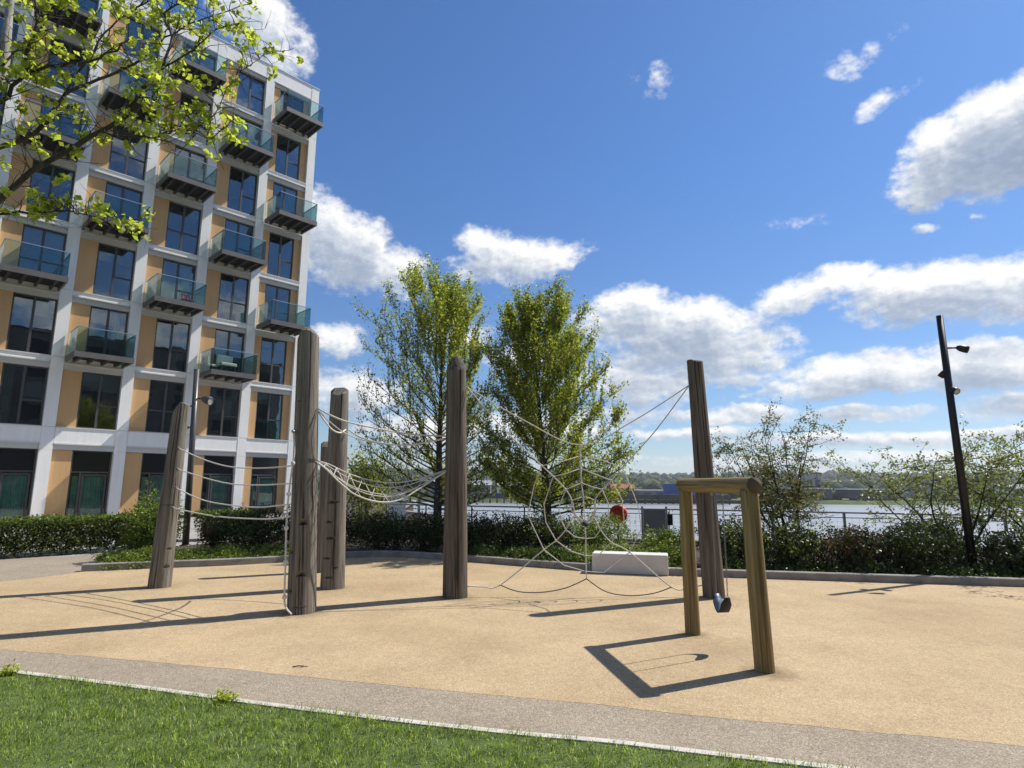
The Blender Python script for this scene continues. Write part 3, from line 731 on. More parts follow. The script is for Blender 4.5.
for k, lst in WEB.items():
    for i, pts in enumerate(lst):
        rp(k, pts, .0088 if k != 'ring' else .0074, M['rope_dark'] if k == 'ground_rope' else M['rope'], web, (1.1,9.2,0), 6 if k != 'ring' else 1)
b = MB(); b.lathe([(.001,-.03),(.035,-.03),(.035,.03),(.001,.03)], (-.006,.005,1.04), (0,0,1), 12); b.build('hub_cap', M['rubber'], web)
jb = MB()
for lst in WEB['ring']:
    pass
for p in [(.461,9.183,1.891),(.636,9.189,1.729),(.816,9.195,1.542),(1.675,9.225,1.873),(1.505,9.219,1.681),(1.364,9.214,1.545),(1.041,9.203,2.043),(1.044,9.203,1.857),(1.052,9.204,1.64),(.664,9.19,.798),(.485,9.184,.667),(1.486,9.218,.775),(1.754,9.228,.634),(1.104,9.205,.581),(1.101,9.205,.358),(-.153,9.162,.167),(2.361,9.248,.138),(1.048,9.203,2.208)]:
    jb = MB(); jb.ico(Vector(p)-Vector((1.1,9.2,0)), .02, .1, 1); jb.build('joint', M['rope'], web)

ladder = empty('rope_ladder', (-4,8.9,0), 0, 'four long horizontal balance ropes sagging from the leaning post to the tallest post', 'climbing ropes')
for pts in [[(-5.33,9.72,2.15),(-4.659,9.266,1.948),(-4.062,8.876,1.834),(-3.409,8.45,1.812),(-2.83,8.09,1.845)],
 [(-5.30,9.70,1.819),(-4.623,9.243,1.677),(-4.033,8.857,1.591),(-3.442,8.472,1.58),(-2.82,8.09,1.61)],
 [(-5.29,9.69,1.522),(-4.555,9.199,1.338),(-3.658,8.613,1.276),(-3.176,8.298,1.303),(-2.82,8.09,1.351)],
 [(-5.31,9.69,1.214),(-4.375,9.081,1.126),(-3.452,8.478,1.121),(-3.073,8.23,1.15),(-2.82,8.09,1.197)]]:
    rp('rope', pts, .0092, M['rope'], ladder, (-4,8.9,0))
def collar(b, p, d, r=.03):
    b.ico(p, r, .05, 1)
for p in [(-5.33,9.72,2.15),(-5.30,9.70,1.819),(-5.29,9.69,1.522),(-5.31,9.69,1.214)]:
    b = MB(); collar(b, Vector(p)-Vector((-4,8.9,0)), None); b.build('fixing', M['rope_dark'], ladder)

# hammock net between the tallest post and the brown post
net = empty('rope_net', (-1.75,8.6,0), 0, 'sagging hammock net of pale ropes hung between the tallest post and the brown post', 'climbing net')
NO = Vector((-1.75,8.6,0))
topR = smooth_path([(-2.57,8.06,1.90),(-2.435,8.12,1.862),(-2.161,8.33,1.722),(-1.828,8.56,1.632),(-1.455,8.82,1.65),(-.97,9.10,1.82)], 8)
botR = smooth_path([(-2.57,8.02,1.884),(-2.432,7.98,1.80),(-2.25,8.08,1.61),(-2.10,8.16,1.48),(-1.90,8.26,1.39),(-1.70,8.42,1.36),(-1.50,8.56,1.41),(-1.27,8.76,1.57),(-.96,9.05,1.80)], 8)
midR = [(a+b_)*.5+Vector((.0,.0,-.03)) for a, b_ in zip([topR[int(i*(len(topR)-1)/40)] for i in range(41)], [botR[int(i*(len(botR)-1)/40)] for i in range(41)])]
def pln(name, P, r, parent, mat=M['rope']):
    bb = MB(); bb.tube([p-NO for p in P], r, 6); return bb.build(name, mat, parent)
pln('edge_rope', topR, .0085, net); pln('edge_rope', botR, .0105, net)
q1 = [a*.75+b_*.25 for a, b_ in zip([topR[int(i*(len(topR)-1)/40)] for i in range(41)], [botR[int(i*(len(botR)-1)/40)] for i in range(41)])]
q3 = [a*.28+b_*.72 for a, b_ in zip([topR[int(i*(len(topR)-1)/40)] for i in range(41)], [botR[int(i*(len(botR)-1)/40)] for i in range(41)])]
pln('net_rope', midR, .006, net); pln('net_rope', q1, .006, net); pln('net_rope', q3, .006, net)
for i in range(3, 38, 4):
    a = topR[int(i*(len(topR)-1)/40)]; c_ = botR[int(min(40,i+3)*(len(botR)-1)/40)]
    pln('cross_rope', [a, a.lerp(c_,.5)+Vector((0,0,-.02)), c_], .0052, net)
    c_ = botR[int(max(0,i-3)*(len(botR)-1)/40)]
    pln('cross_rope', [a, a.lerp(c_,.5)+Vector((0,0,-.02)), c_], .0052, net)
hand = empty('hand_ropes', (-1.75,8.6,0), 0, 'upper hand ropes slung above the hammock net from the tallest post', 'climbing ropes')
for pts, r in [([(-2.60,8.06,2.60),(-2.443,8.12,2.515),(-2.237,8.25,2.437),(-1.855,8.53,2.369),(-1.476,8.80,2.323),(-.98,9.12,2.32)], .0115),
  ([(-2.62,8.03,2.60),(-2.56,8.25,2.45),(-2.58,8.7,2.37),(-2.61,9.2,2.37),(-2.66,9.68,2.46)], .0115),
  ([(-2.64,9.80,2.467),(-2.437,9.733,2.348),(-2.084,9.604,2.245),(-1.577,9.418,2.205),(-.98,9.22,2.301)], .0115),
  ([(-2.60,8.05,2.57),(-2.30,8.25,2.30),(-1.95,8.5,2.18),(-1.5,8.8,2.17),(-1.0,9.1,2.29)], .008)]:
    rp('rope', pts, r, M['rope'], hand, (-1.75,8.6,0))
# thin ties that run down the tall post
rp('tie_rope', [(-2.585,8.0,2.60),(-2.60,7.90,2.2),(-2.58,7.94,1.95),(-2.53,8.03,1.89)], .007, M['rope_dark'], hand, (-1.75,8.6,0))

kn = empty('climbing_rope', (-2.80,7.80,0), 0, 'knotted pale climbing rope hanging down the front of the tallest post', 'rope')
KO = Vector((-2.80,7.80,0))
KP = [(-2.83,7.85,2.26),(-2.80,7.835,2.03),(-2.805,7.83,1.87),(-2.83,7.82,1.47),(-2.83,7.815,1.05),(-2.81,7.81,.63),(-2.79,7.80,.20),(-2.75,7.78,.09),(-2.67,7.74,.03)]
rp('rope', KP, .0115, M['rope'], kn, KO)
for z in (1.86,1.47,1.05,.64,.22):
    i = min(range(len(KP)), key=lambda i: abs(KP[i][2]-z)); pz = Vector(KP[i])-KO
    b = MB(); b.lathe([(.008,-.03),(.024,-.018),(.028,0),(.024,.018),(.008,.03)], (pz.x,pz.y,z), (0,0,1), 10); b.build('knot', M['rope'], kn)
b = MB(); b.bar(Vector((-2.83,7.90,2.27))-KO, Vector((-2.83,7.83,2.27))-KO, .03, .03); b.ico(Vector((-2.83,7.83,2.27))-KO,.025,.05,1); b.build('eye_bolt', M['galv'], kn)

# ------------------------------------------------------------------ swing
SL = Vector((2.007,7.007,0)); SR = Vector((2.245,5.67,0))
dS = (SR-SL).normalized()
sw = empty('swing', ((SL+SR)/2), 0, 'yellowish log swing frame with a black belt seat', 'swing')
SO = (SL+SR)/2
zb = 1.612; rb = .076
log('leg', SL-SO-Vector((0,0,.05)), Vector((1.985,7.01,zb-rb*.55))-SO, .083, .074, M['wood_swing'], None, [], '', parent=sw, seed=11, wob=.006)
log('leg', SR-SO-Vector((0,0,.05)), Vector((2.205,5.70,zb-rb*.55))-SO, .086, .078, M['wood_swing'], None, [], '', parent=sw, seed=12, wob=.006)
top0 = Vector((1.972,7.09,zb))-SO; top1 = Vector((2.226,5.615,zb))-SO
log('crossbar', top0, top1, rb, rb, M['wood_swing'], None, [], '', parent=sw, seed=13, wob=.006)
b = MB(); b.lathe([(.0005,.003),(rb*.985,.003),(rb*.985,-.02)], top1, (top1-top0), 32); b.build('end_grain', M['wood_end'], sw)
# seat: belt hanging as a U along the bar direction
bar_at = lambda t: top0.lerp(top1, t)
cA, cB = bar_at(.46), bar_at(.61)
cA = Vector((cA.x,cA.y,zb-rb)); cB = Vector((cB.x,cB.y,zb-rb))
sag = []
for i in range(25):
    t = i/24; u = (t-.5)*2
    p = cA.lerp(cB, .5+u*.5*(.92+.08*abs(u))); z = .365 + .16*abs(u)**2.0
    sag.append(Vector((p.x, p.y, z)))
wv = Vector((-dS.y, dS.x, 0)).normalized()*.055
th = .010
def belt(off, mat, name, w, t):
    b = MB(); n = len(sag)
    for i, p in enumerate(sag):
        tg = (sag[min(i+1,n-1)]-sag[max(i-1,0)]).normalized(); up = wv.normalized().cross(tg); up = -up if up.z < 0 and abs(up.z) > .2 else up
        e = 1-.55*max(0,abs(i/(n-1)-.5)*2-.75)/.25
        for sx in (-1,1):
            for so_ in (off, off+t): b.v.append(tuple(p+wv*sx*w*e+up*so_))
    for i in range(n-1):
        a = i*4; c_ = a+4
        for k, l in ((0,1),(1,3),(3,2),(2,0)):
            b.f.append((a+k,a+l,c_+l,c_+k)); b.smooth.append(True)
    b.f.append((0,2,3,1)); b.f.append(((n-1)*4,(n-1)*4+1,(n-1)*4+3,(n-1)*4+2)); b.smooth += [False,False]
    return b.build(name, mat, sw)
st = belt(0, M['rubber'], 'seat', 1, th)
up_ = belt(th+.001, M['seat_blue'], 'seat_lining', .93, .004); up_.parent = st
for cP, sP in ((cA, sag[0]), (cB, sag[-1])):
    b = MB(); n = 46
    pts = [cP.lerp(sP, i/n) for i in range(n+1)]
    for i in range(n):
        a, c_ = pts[i], pts[i+1]; m_ = (a+c_)/2; h = (c_-a).length*.62
        d_ = (c_-a).normalized(); s_ = Vector((1,0,0)) if i % 2 else Vector((0,1,0))
        loop = [m_+d_*h*math.cos(k*math.pi/4)+s_*.007*math.sin(k*math.pi/4) for k in range(9)]
        b.tube(loop, .0026, 5, False)
    b.build('chain', M['cabinet'], sw)
    b = MB(); b.tube([(cP.x,cP.y,zb-rb+.02),(cP.x,cP.y,zb-rb-.03)], .012, 8); b.build('hanger', M['galv'], sw)

b = MB(); b.tube([(0,0,.008),(.05,.012,.012),(.09,.006,.009),(.13,.02,.006)], [.005,.005,.004,.002], 6); b.tube([(.06,.011,.011),(.085,.04,.01)], [.003,.0015], 5)
tw = b.build('fallen_twig', M['twig'], None, (-1.92,5.68,0)); tag(tw, 'short dark twig lying on the sandy surface in front of the tallest post', 'twig')
# ------------------------------------------------------------------ concrete bench
bn = empty('bench_block', (2.18,11.50,0), math.atan2(11.347-11.667,2.84-1.528), 'pale concrete block seat at the kerb behind the rope web', 'bench')
b = MB(); b.box((-.69,0,.001), (.69,.46,.36)); b.build('seat_block', M['bench'], bn, bevel=.018)
b = MB(); b.box((-.66,.03,-.02), (.66,.43,.0)); b.build('base', M['kerb'], bn)

# ------------------------------------------------------------------ lamps
M['lamp_grey'] = plain('lamp_grey_steel', (.085,.085,.083), .4, .4, .1, 6)
def lamp(base, top, r, heads, label, mt='lamp'):
    L_ = empty('street_lamp', base, 0, label, 'street lamp', 'multi spot lamp columns')
    o = Vector(base); t = Vector(top)-o
    b = MB(); b.tube([(0,0,-.1), t*.5, t], [r*1.12, r, r*.88], 16); b.build('pole', M[mt], L_)
    b = MB(); b.lathe([(r*1.9,0),(r*1.9,.03),(r*1.2,.05)], (0,0,.0), (0,0,1), 16); b.build('base_plate', M['lamp'], L_)
    for (z, dx, dy, arm, tilt, s) in heads:
        f = z/t.z; p = t*f; d = Vector((dx,dy,0)).normalized()
        h = p + d*(r+arm)
        hd = MB(); ax = (d*math.cos(tilt)+Vector((0,0,-math.sin(tilt)))).normalized()
        hd.lathe([(.0005,-.02*s),(.045*s,-.015*s),(.085*s,.06*s),(.10*s,.16*s),(.10*s,.26*s),(.09*s,.262*s),(.086*s,.25*s)], h, ax, 20)
        ho = hd.build('spotlight', M[mt], L_)
        ln = MB(); ln.lathe([(.0005,.25*s),(.087*s,.25*s)], h, ax, 20); ln.build('lens', M['lamp_lens'], ho)
        ar = MB(); ar.tube([p+d*r*.5, h+ax*.01], .018, 8); ar.build('arm', M['lamp'], L_)
lamp((8.42,11.40,.0), (8.32,11.40,4.91), .066, [(4.26,1,-.35,.15,.30,.70),(3.82,-.75,.65,-.04,.9,.55),(3.47,.10,-1,-.03,.55,.62)], 'dark lamp column rising from the right-hand shrubs with three spotlights')
lamp((-8.35,16.0,.0), (-8.48,16.0,4.62), .075, [(3.82,1,-.3,.18,.3,1.1),(3.62,-1,-.2,.16,-.1,.5),(3.06,-1,-.4,.06,.35,1.1)], 'slimmer dark lamp column in front of the apartment block beside the leaning post', 'lamp_grey')

# ------------------------------------------------------------------ riverside railing, lifebuoy, cabinet
RL = [(-6.5,21.2),(-3,18.75),(0,17.3),(5,16.0),(9.6,14.3),(14,12.9),(19,11.4)]
rail = empty('riverside_railing', (0,17.3,0), 0, 'grey metal riverside railing with thin wire mesh along the quay', 'railing')
ro = Vector((0,17.3,0))
rp3 = smooth_path([(x,y,0) for x,y in RL], 10)
for z, r in ((1.0,.022),(.88,.012),(.12,.012)):
    b = MB(); b.tube([p+Vector((0,0,z))-ro for p in rp3], r, 8); b.build('rail', M['galv'], rail)
acc = 0; last = rp3[0]; seglen = 1.6; posts = [rp3[0]]
for i in range(1, len(rp3)):
    a, c_ = rp3[i-1], rp3[i]; L_ = (c_-a).length; d_ = 0
    while acc + L_ - d_ >= seglen:
        d_ += seglen-acc; acc = 0; posts.append(a.lerp(c_, d_/L_))
    acc += L_-d_
for p in posts:
    b = MB(); b.box((p.x-ro.x-.02,p.y-ro.y-.03,-.02),(p.x-ro.x+.02,p.y-ro.y+.03,.98)); b.build('post', M['galv'], rail)
b = MB()
tot_ = len(rp3)
for i in range(len(posts)-1):
    for k in range(1,10):
        p = posts[i].lerp(posts[i+1], k/10)-ro; b.tube([p+Vector((0,0,.12)), p+Vector((0,0,.88))], .0022, 4, False)
for k in range(1,7):
    b.tube([p+Vector((0,0,.12+k*.11))-ro for p in posts], .0022, 4, False)
stuff(b.build('wire_mesh', M['galv'], rail))

lb = empty('lifebuoy_stand', (2.80,16.1,-.1), 0, 'round red lifebuoy housing on a thin stand by the river railing', 'lifebuoy')
b = MB(); b.lathe([(.0005,.06),(.07,.06),(.09,.05),(.12,.085),(.20,.085),(.235,.05),(.235,-.03),(.20,-.05),(.0005,-.05)], (0,0,.98), (-.55,-1,.0), 28); b.build('housing', M['red'], lb)
b = MB(); b.tube([(0,.08,0),(0,.08,.95)], .03, 10); b.build('post', M['galv'], lb)
b = MB(); b.box((-.05,.02,.9),(.05,.09,1.05)); b.build('bracket', M['galv'], lb)
cb = empty('notice_board', (3.72,16.0,0), -.12, 'plain grey board with steel side posts by the river railing', 'board')
b = MB(); b.box((-.29,-.02,.28),(.26,.02,1.02)); b.build('panel', M['cabinet'], cb, bevel=.01)
for x in (-.32,.29):
    b = MB(); b.box((x-.025,-.03,0),(x+.025,.03,1.08)); b.build('post', M['galv'], cb)
bx_ = empty('control_box', (4.12,16.1,0), 0, 'small black box on a thin post right of the grey board', 'box')
b = MB(); b.box((-.075,-.05,.60),(.075,.05,.88)); b.build('housing', M['lamp'], bx_, bevel=.01)
b = MB(); b.tube([(0,.07,0),(0,.07,.95)], .018, 8); b.build('post', M['lamp'], bx_)
b = MB(); b.tube([(0,.0,.881),(0.02,.02,1.0),(.07,.04,1.03),(.11,.06,.95)], .008, 6); b.build('cable', M['galv'], bx_)

# riverside shelter seen under the left tree
sh = empty('riverside_shelter', (-4.95,25.5,0), .1, 'small riverside shelter with flat dark roof and white panels behind the hedge', 'shelter')
b = MB(); b.box((-1.2,-.9,1.52),(2.2,1.0,1.72)); b.build('roof', M['shed_dark'], sh)
b = MB(); b.box((-.05,-.6,0),(.62,-.5,1.5)); b.build('wall_panel', M['white'], sh)
for x in (-1.0,-.35,1.15,2.0):
    b = MB(); b.box((x-.05,-.62,0),(x+.05,-.52,1.52)); b.build('column', M['shed_grey'], sh)

# ------------------------------------------------------------------ plants
def clumps(n, clump, spread, fn):
    C = np.array([fn() for _ in range(n)])
    P = np.repeat(C, clump, 0) + RNG.normal(size=(n*clump,3))*np.array(spread)
    return P
def shrub(label, x, y, rx, ry, h, n, leaf, mat, cat='shrub', name='shrub', z0=.03, group=None, stems=6, shell=.55, extra=None, lift=.0, z_lo=.02):
    root = empty(name, (x,y,z0), 0, label, cat, group)
    off = random.random()*50
    def pt():
        while True:
            v = RNG.normal(size=3); v /= np.linalg.norm(v)
            r = (RNG.random()**shell)
            k = 1+.38*mnoise.noise((v[0]*2.2+off, v[1]*2.2, v[2]*2.2))+.18*mnoise.noise((v[0]*6+off, v[1]*6, v[2]*6))
            p = v*r*k; z = (p[2]*.5+.5)
            return np.array([p[0]*rx, p[1]*ry, lift+max(z_lo, z*h)])
    P = clumps(max(1,n//7), 7, (leaf*.75,)*3, pt)
    P[:,2] = np.abs(P[:,2])+.01
    leaf_mesh('foliage', P, leaf, mat, root)
    if extra:
        frac, m2 = extra; k = int(n*frac)
        P2 = clumps(max(1,k//7), 7, (leaf*.7,)*3, pt); P2[:,2] = np.abs(P2[:,2])+.02
        leaf_mesh('foliage', P2, leaf*.95, m2, root)
    b = MB()
    for i in range(stems):
        a = random.random()*6.28; rr = random.uniform(.3,.85)
        e = Vector((math.cos(a)*rx*rr, math.sin(a)*ry*rr, lift+h*random.uniform(.55,.95)))
        b.tube([(math.cos(a)*.05,math.sin(a)*.05,-.03), e*.5+Vector((0,0,h*.12)), e], [.012,.008,.003], 5, False)
    b.build('stem', M['twig'], root)
    return root
def hedge(label, p0, p1, depth, h, n, leaf, mat, top=None):
    p0 = Vector((*p0,0)); p1 = Vector((*p1,0)); d = p1-p0; L_ = d.length; c = (p0+p1)/2
    root = empty('hedge', (c.x,c.y,0), math.atan2(d.y,d.x), label, 'hedge')
    def pt():
        u = RNG.random(3); f = RNG.random()
        x = (u[0]-.5)*L_; y = (u[1]-.5)*depth; z = .12+u[2]*(h-.12)
        if f < .5: y = -depth/2+RNG.normal()*.03
        elif f < .75: z = h+RNG.normal()*.025
        return np.array([x, y, z+.03*mnoise.noise((x*1.5,y*3,0))])
    P = clumps(n//7, 7, (leaf*.7,)*3, pt); P[:,2] = np.maximum(P[:,2], .05)
    leaf_mesh('foliage', P, leaf, mat, root)
    if top:  # separate layer of brighter leaves along the hedge top
        def pt2():
            x = RNG.uniform(-.5,.5)*L_; return np.array([x, RNG.uniform(-.5,.5)*depth, h+.03+RNG.normal()*.02+.03*mnoise.noise((x*1.5,1,0))])
        leaf_mesh('top_foliage', clumps(n//28, 7, (leaf*.7,)*3, pt2), leaf, top, root)
    b = MB()
    for i in range(int(L_*2.2)):
        x = -L_/2+(i+.5)*L_/int(L_*2.2); b.tube([(x,0,-.03),(x+random.uniform(-.1,.1),random.uniform(-.1,.1),h*.8)], [.02,.008], 5, False)
    b.build('stem', M['twig'], root)
    return root
hedge('clipped dark green hedge in front of the ground-floor windows', (-14.6,9.75), (-8.75,15.9), 1.0, .72, 60000, .06, M['leaf_hedge'], M['leaf_bright'])
hedge('short clipped hedge piece left of the slim lamp column', (-8.9,17.6), (-7.9,18.7), .7, .70, 12000, .06, M['leaf_hedge'], M['leaf_bright'])
shrub('loose light green bush beside the leaning timber post', -7.55,13.0,.62,.55,1.18, 5200,.06, M['leaf_bright'], extra=(.4,M['leaf_hedge']))
shrub('taller sprig of light green leaves above the clipped hedge', -8.55,14.9,.55,.45,1.5, 1500,.07, M['leaf_bright'], shell=.4)
GC = 'low ground cover along the kerb'
def cover(label, x0, y0, x1, y1, wdt, h, n, leaf, mat):
    p0 = Vector((x0,y0,0)); p1 = Vector((x1,y1,0)); d = p1-p0; L_ = d.length; c = (p0+p1)/2
    def pt():
        x = RNG.uniform(-.5,.5)*L_; y = RNG.uniform(-.5,.5)*wdt
        hh = h*(.65+.6*mnoise.noise((x*1.3,y*1.3,x0)))*max(.25,1-(2*abs(y)/wdt)**3)
        return np.array([x,y,max(.01,RNG.random()**.6*hh)])
    P = clumps(n//7, 7, (leaf*.7,)*3, pt); P[:,2] = np.abs(P[:,2])
    o = leaf_mesh('ground_cover', P, leaf, mat, None, (c.x,c.y,.03)); o.rotation_euler = (0,0,math.atan2(d.y,d.x))
    stuff(o); tag(o, label, 'ground cover')
cover('bright low ground cover along the kerb around the leaning post', -7.75,12.0,-4.3,13.75,1.1,.34, 13000,.05, M['leaf_bright'])
cover('green ground cover spilling at the left end of the kerb', -8.4,13.4,-7.4,12.1,.8,.25, 3500,.05, M['leaf_bright'])
cover('green ground cover at the kerb behind the rope web', -.75,13.75,1.5,12.5,1.0,.38, 11000,.05, M['leaf_hedge'])
cover('pale green grassy ground cover around the concrete block seat', 1.3,13.0,3.6,12.4,1.3,.50, 11000,.055, M['leaf_bright'])
cover('dark ground cover below the right-hand shrubs', 4.0,11.9,13,10.4,1.0,.30, 16000,.055, M['leaf_hedge'])

# dark shrub masses, one thing each
D = 'dense shrubs behind the kerb'
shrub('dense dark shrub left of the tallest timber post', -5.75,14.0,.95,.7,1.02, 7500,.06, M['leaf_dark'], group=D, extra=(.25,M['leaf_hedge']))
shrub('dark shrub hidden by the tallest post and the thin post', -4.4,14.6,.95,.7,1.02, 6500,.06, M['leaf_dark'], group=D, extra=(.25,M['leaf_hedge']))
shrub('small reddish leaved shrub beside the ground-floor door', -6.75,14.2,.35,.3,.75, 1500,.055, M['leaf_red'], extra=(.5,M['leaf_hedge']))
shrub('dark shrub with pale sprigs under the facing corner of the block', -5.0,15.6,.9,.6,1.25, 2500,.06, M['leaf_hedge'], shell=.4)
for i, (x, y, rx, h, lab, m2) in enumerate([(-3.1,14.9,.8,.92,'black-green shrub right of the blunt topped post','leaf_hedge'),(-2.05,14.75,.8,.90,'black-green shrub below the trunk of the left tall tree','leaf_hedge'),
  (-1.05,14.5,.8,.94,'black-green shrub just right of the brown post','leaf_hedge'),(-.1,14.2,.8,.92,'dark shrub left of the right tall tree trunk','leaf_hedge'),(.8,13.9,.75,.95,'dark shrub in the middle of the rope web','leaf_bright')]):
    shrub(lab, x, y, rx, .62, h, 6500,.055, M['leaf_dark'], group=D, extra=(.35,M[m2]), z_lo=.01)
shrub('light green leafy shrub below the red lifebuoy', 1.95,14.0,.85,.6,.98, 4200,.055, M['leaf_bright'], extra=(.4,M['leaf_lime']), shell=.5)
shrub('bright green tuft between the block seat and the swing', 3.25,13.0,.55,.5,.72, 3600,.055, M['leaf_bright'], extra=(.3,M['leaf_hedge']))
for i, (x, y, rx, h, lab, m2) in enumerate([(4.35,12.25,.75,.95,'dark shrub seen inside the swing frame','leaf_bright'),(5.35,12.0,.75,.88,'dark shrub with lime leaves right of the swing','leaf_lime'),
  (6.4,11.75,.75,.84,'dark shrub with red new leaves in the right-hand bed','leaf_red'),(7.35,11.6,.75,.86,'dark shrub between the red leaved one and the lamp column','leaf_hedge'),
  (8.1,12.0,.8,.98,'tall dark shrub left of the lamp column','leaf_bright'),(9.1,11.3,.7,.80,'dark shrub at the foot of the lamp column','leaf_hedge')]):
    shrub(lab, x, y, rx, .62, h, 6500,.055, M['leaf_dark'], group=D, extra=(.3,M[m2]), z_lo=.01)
shrub('spreading bright conifer-like shrub at the right edge of the bed', 10.05,11.2,.85,.6,.55, 5000,.05, M['leaf_bright'], extra=(.3,M['leaf_lime']))
shrub('dark shrub beyond the right edge shrub', 11.6,11.0,.9,.6,.8, 5000,.055, M['leaf_dark'], group=D, extra=(.3,M['leaf_hedge']))

for (wx_, wy_, s_, lab) in [(-2.12,4.80,.62,'small broad-leaved weed tuft at the lawn edge nearest the tallest timber post'),(-4.20,5.40,.5,'smaller weed tuft where the lawn edging leaves the picture')]:
    shrub(lab, wx_, wy_, .16*s_, .09*s_, .05*s_, 110, .034, M['leaf_spring'], 'weed', 'weed', z0=.01, stems=5)
# trees
def branchpts(p, d, L_, n, up, jit):
    pts = [Vector(p)]; d = Vector(d).normalized()
    for i in range(n):
        d = (d + Vector((random.gauss(0,jit),random.gauss(0,jit),random.gauss(0,jit)+up))).normalized()
        pts.append(pts[-1]+d*(L_/n))
    return pts
def upright_tree(label, base, H, env, nb, leaf, mat, dens, seed, trunk_r, side_bias=None, bark_m='bark', low=.16, extra=None):
    random.seed(seed)
    root = empty('alder_tree', base, 0, label, 'tree', 'tall spring trees by the river')
    b = MB(); tp = branchpts((0,0,-.1), (0,0,1), H*.97, 14, .12, .035)
    b.tube(tp, [trunk_r*(1-.93*i/14) for i in range(15)], 9)
    LP = []
    def put_leaves(pts, per, spread, dmul=1.0):
        for a, c_ in zip(pts[:-1], pts[1:]):
            k = per*dmul; k = int(k)+(random.random() < k-int(k))
            for _ in range(k):
                p = a.lerp(c_, random.random()); LP.append((p.x+random.gauss(0,spread), p.y+random.gauss(0,spread), p.z+random.gauss(0,spread)))
    for i in range(nb):
        f = low+(1-low)*((i+random.random()*.8)/nb)**1.12
        f = min(f,.97)
        z = f*H*.97; k = f*14; ki = min(13,int(k)); p = tp[ki].lerp(tp[ki+1], k-ki)
        a = i*2.399+random.gauss(0,.3); R_ = env(min(1,f+.10*(1-f)), a)
        ang = 1.52-1.05*f
        d = Vector((math.cos(a)*math.sin(ang), math.sin(a)*math.sin(ang), math.cos(ang)))
        L_ = R_/max(.42,math.sin(ang*.85))
        pts = branchpts(p, d, L_, 7, .015+.09*f, .07)
        r0 = max(.006, trunk_r*(1-.9*f)*.27)
        b.tube(pts, [r0*(1-.85*j/7) for j in range(8)], 5, False)
        dm = dens(f, a)
        put_leaves(pts[2:], 11, .07, dm)
        for s in range(int(5+L_*5)):
            t = random.uniform(.22,1)*7; ti = min(6,int(t)); q_ = pts[ti].lerp(pts[ti+1], t-ti)
            dd = (pts[ti+1]-pts[ti]).normalized(); sd_ = Vector((random.gauss(0,1),random.gauss(0,1),random.gauss(0.5,.6))).normalized()
            l2 = random.uniform(.22,.62)*(1.25-.3*f)*(.65+.35*min(1,R_))
            p2 = branchpts(q_, dd*.8+sd_*.8+Vector((0,0,.35)), l2, 4, .22, .12)
            b.tube(p2, [max(.0025,r0*.35)*(1-.8*j/4) for j in range(5)], 4, False)
            put_leaves(p2, 9.0, .04+.03*random.random(), dm)
    put_leaves(tp[6:], 10, .10)
    for q_ in range(150):   # upright shoots all round the crown
        a = random.random()*6.28; f = random.uniform(.45,.92); rr = random.random()**.5*env(f,a)*.92; z = H*f
        p2 = branchpts((math.cos(a)*rr,math.sin(a)*rr,z), (math.cos(a)*.16,math.sin(a)*.16,1), H*random.uniform(.10,.21)*(1.2-.7*rr/max(.1,env(f,a))), 5, .1, .035)
        b.tube(p2, [.007,.006,.005,.004,.003,.0015], 4, False); put_leaves(p2, 10*min(1.2,dens(f,a)), .024)
    b.build('trunk', M[bark_m], root)
    leaf_mesh('crown', np.array(LP), leaf, mat, root, up=.25, droop=.1)
    random.seed(seed+1)
    return len(LP)
def env1(f, a):
    lf = .5-.5*math.cos(a)          # 1 towards -x
    base = np.interp(f, [.1,.2,.4,.6,.75,.9,1], [1.45,1.8,1.9,1.8,1.5,1.0,.35])
    return base*(.82+.38*lf)
def den1(f, a):
    lf = .5-.5*math.cos(a)
    return float(np.interp(f, [.1,.35,.55,.65,1], [.5,.36,.5,.85,1.0]))*(1.2-.55*lf)
def env2(f, a):
    rt = .5+.5*math.cos(a)
    return float(np.interp(f, [.08,.2,.35,.5,.7,.85,1], [1.5,1.8,1.95,1.8,1.5,1.0,.3]))*(.9+.25*rt)
def den2(f, a): return 1.08
n1_ = upright_tree('tall upright tree with thin lower left branches, left of the pair by the river', (-1.95,16.2,0), 6.55, env1, 92, .074, M['leaf_alder'], den1, 21, .13)
n2_ = upright_tree('fuller leafy upright tree, right of the pair by the river', (1.0,16.2,0), 5.95, env2, 96, .074, M['leaf_alder2'], den2, 33, .13)

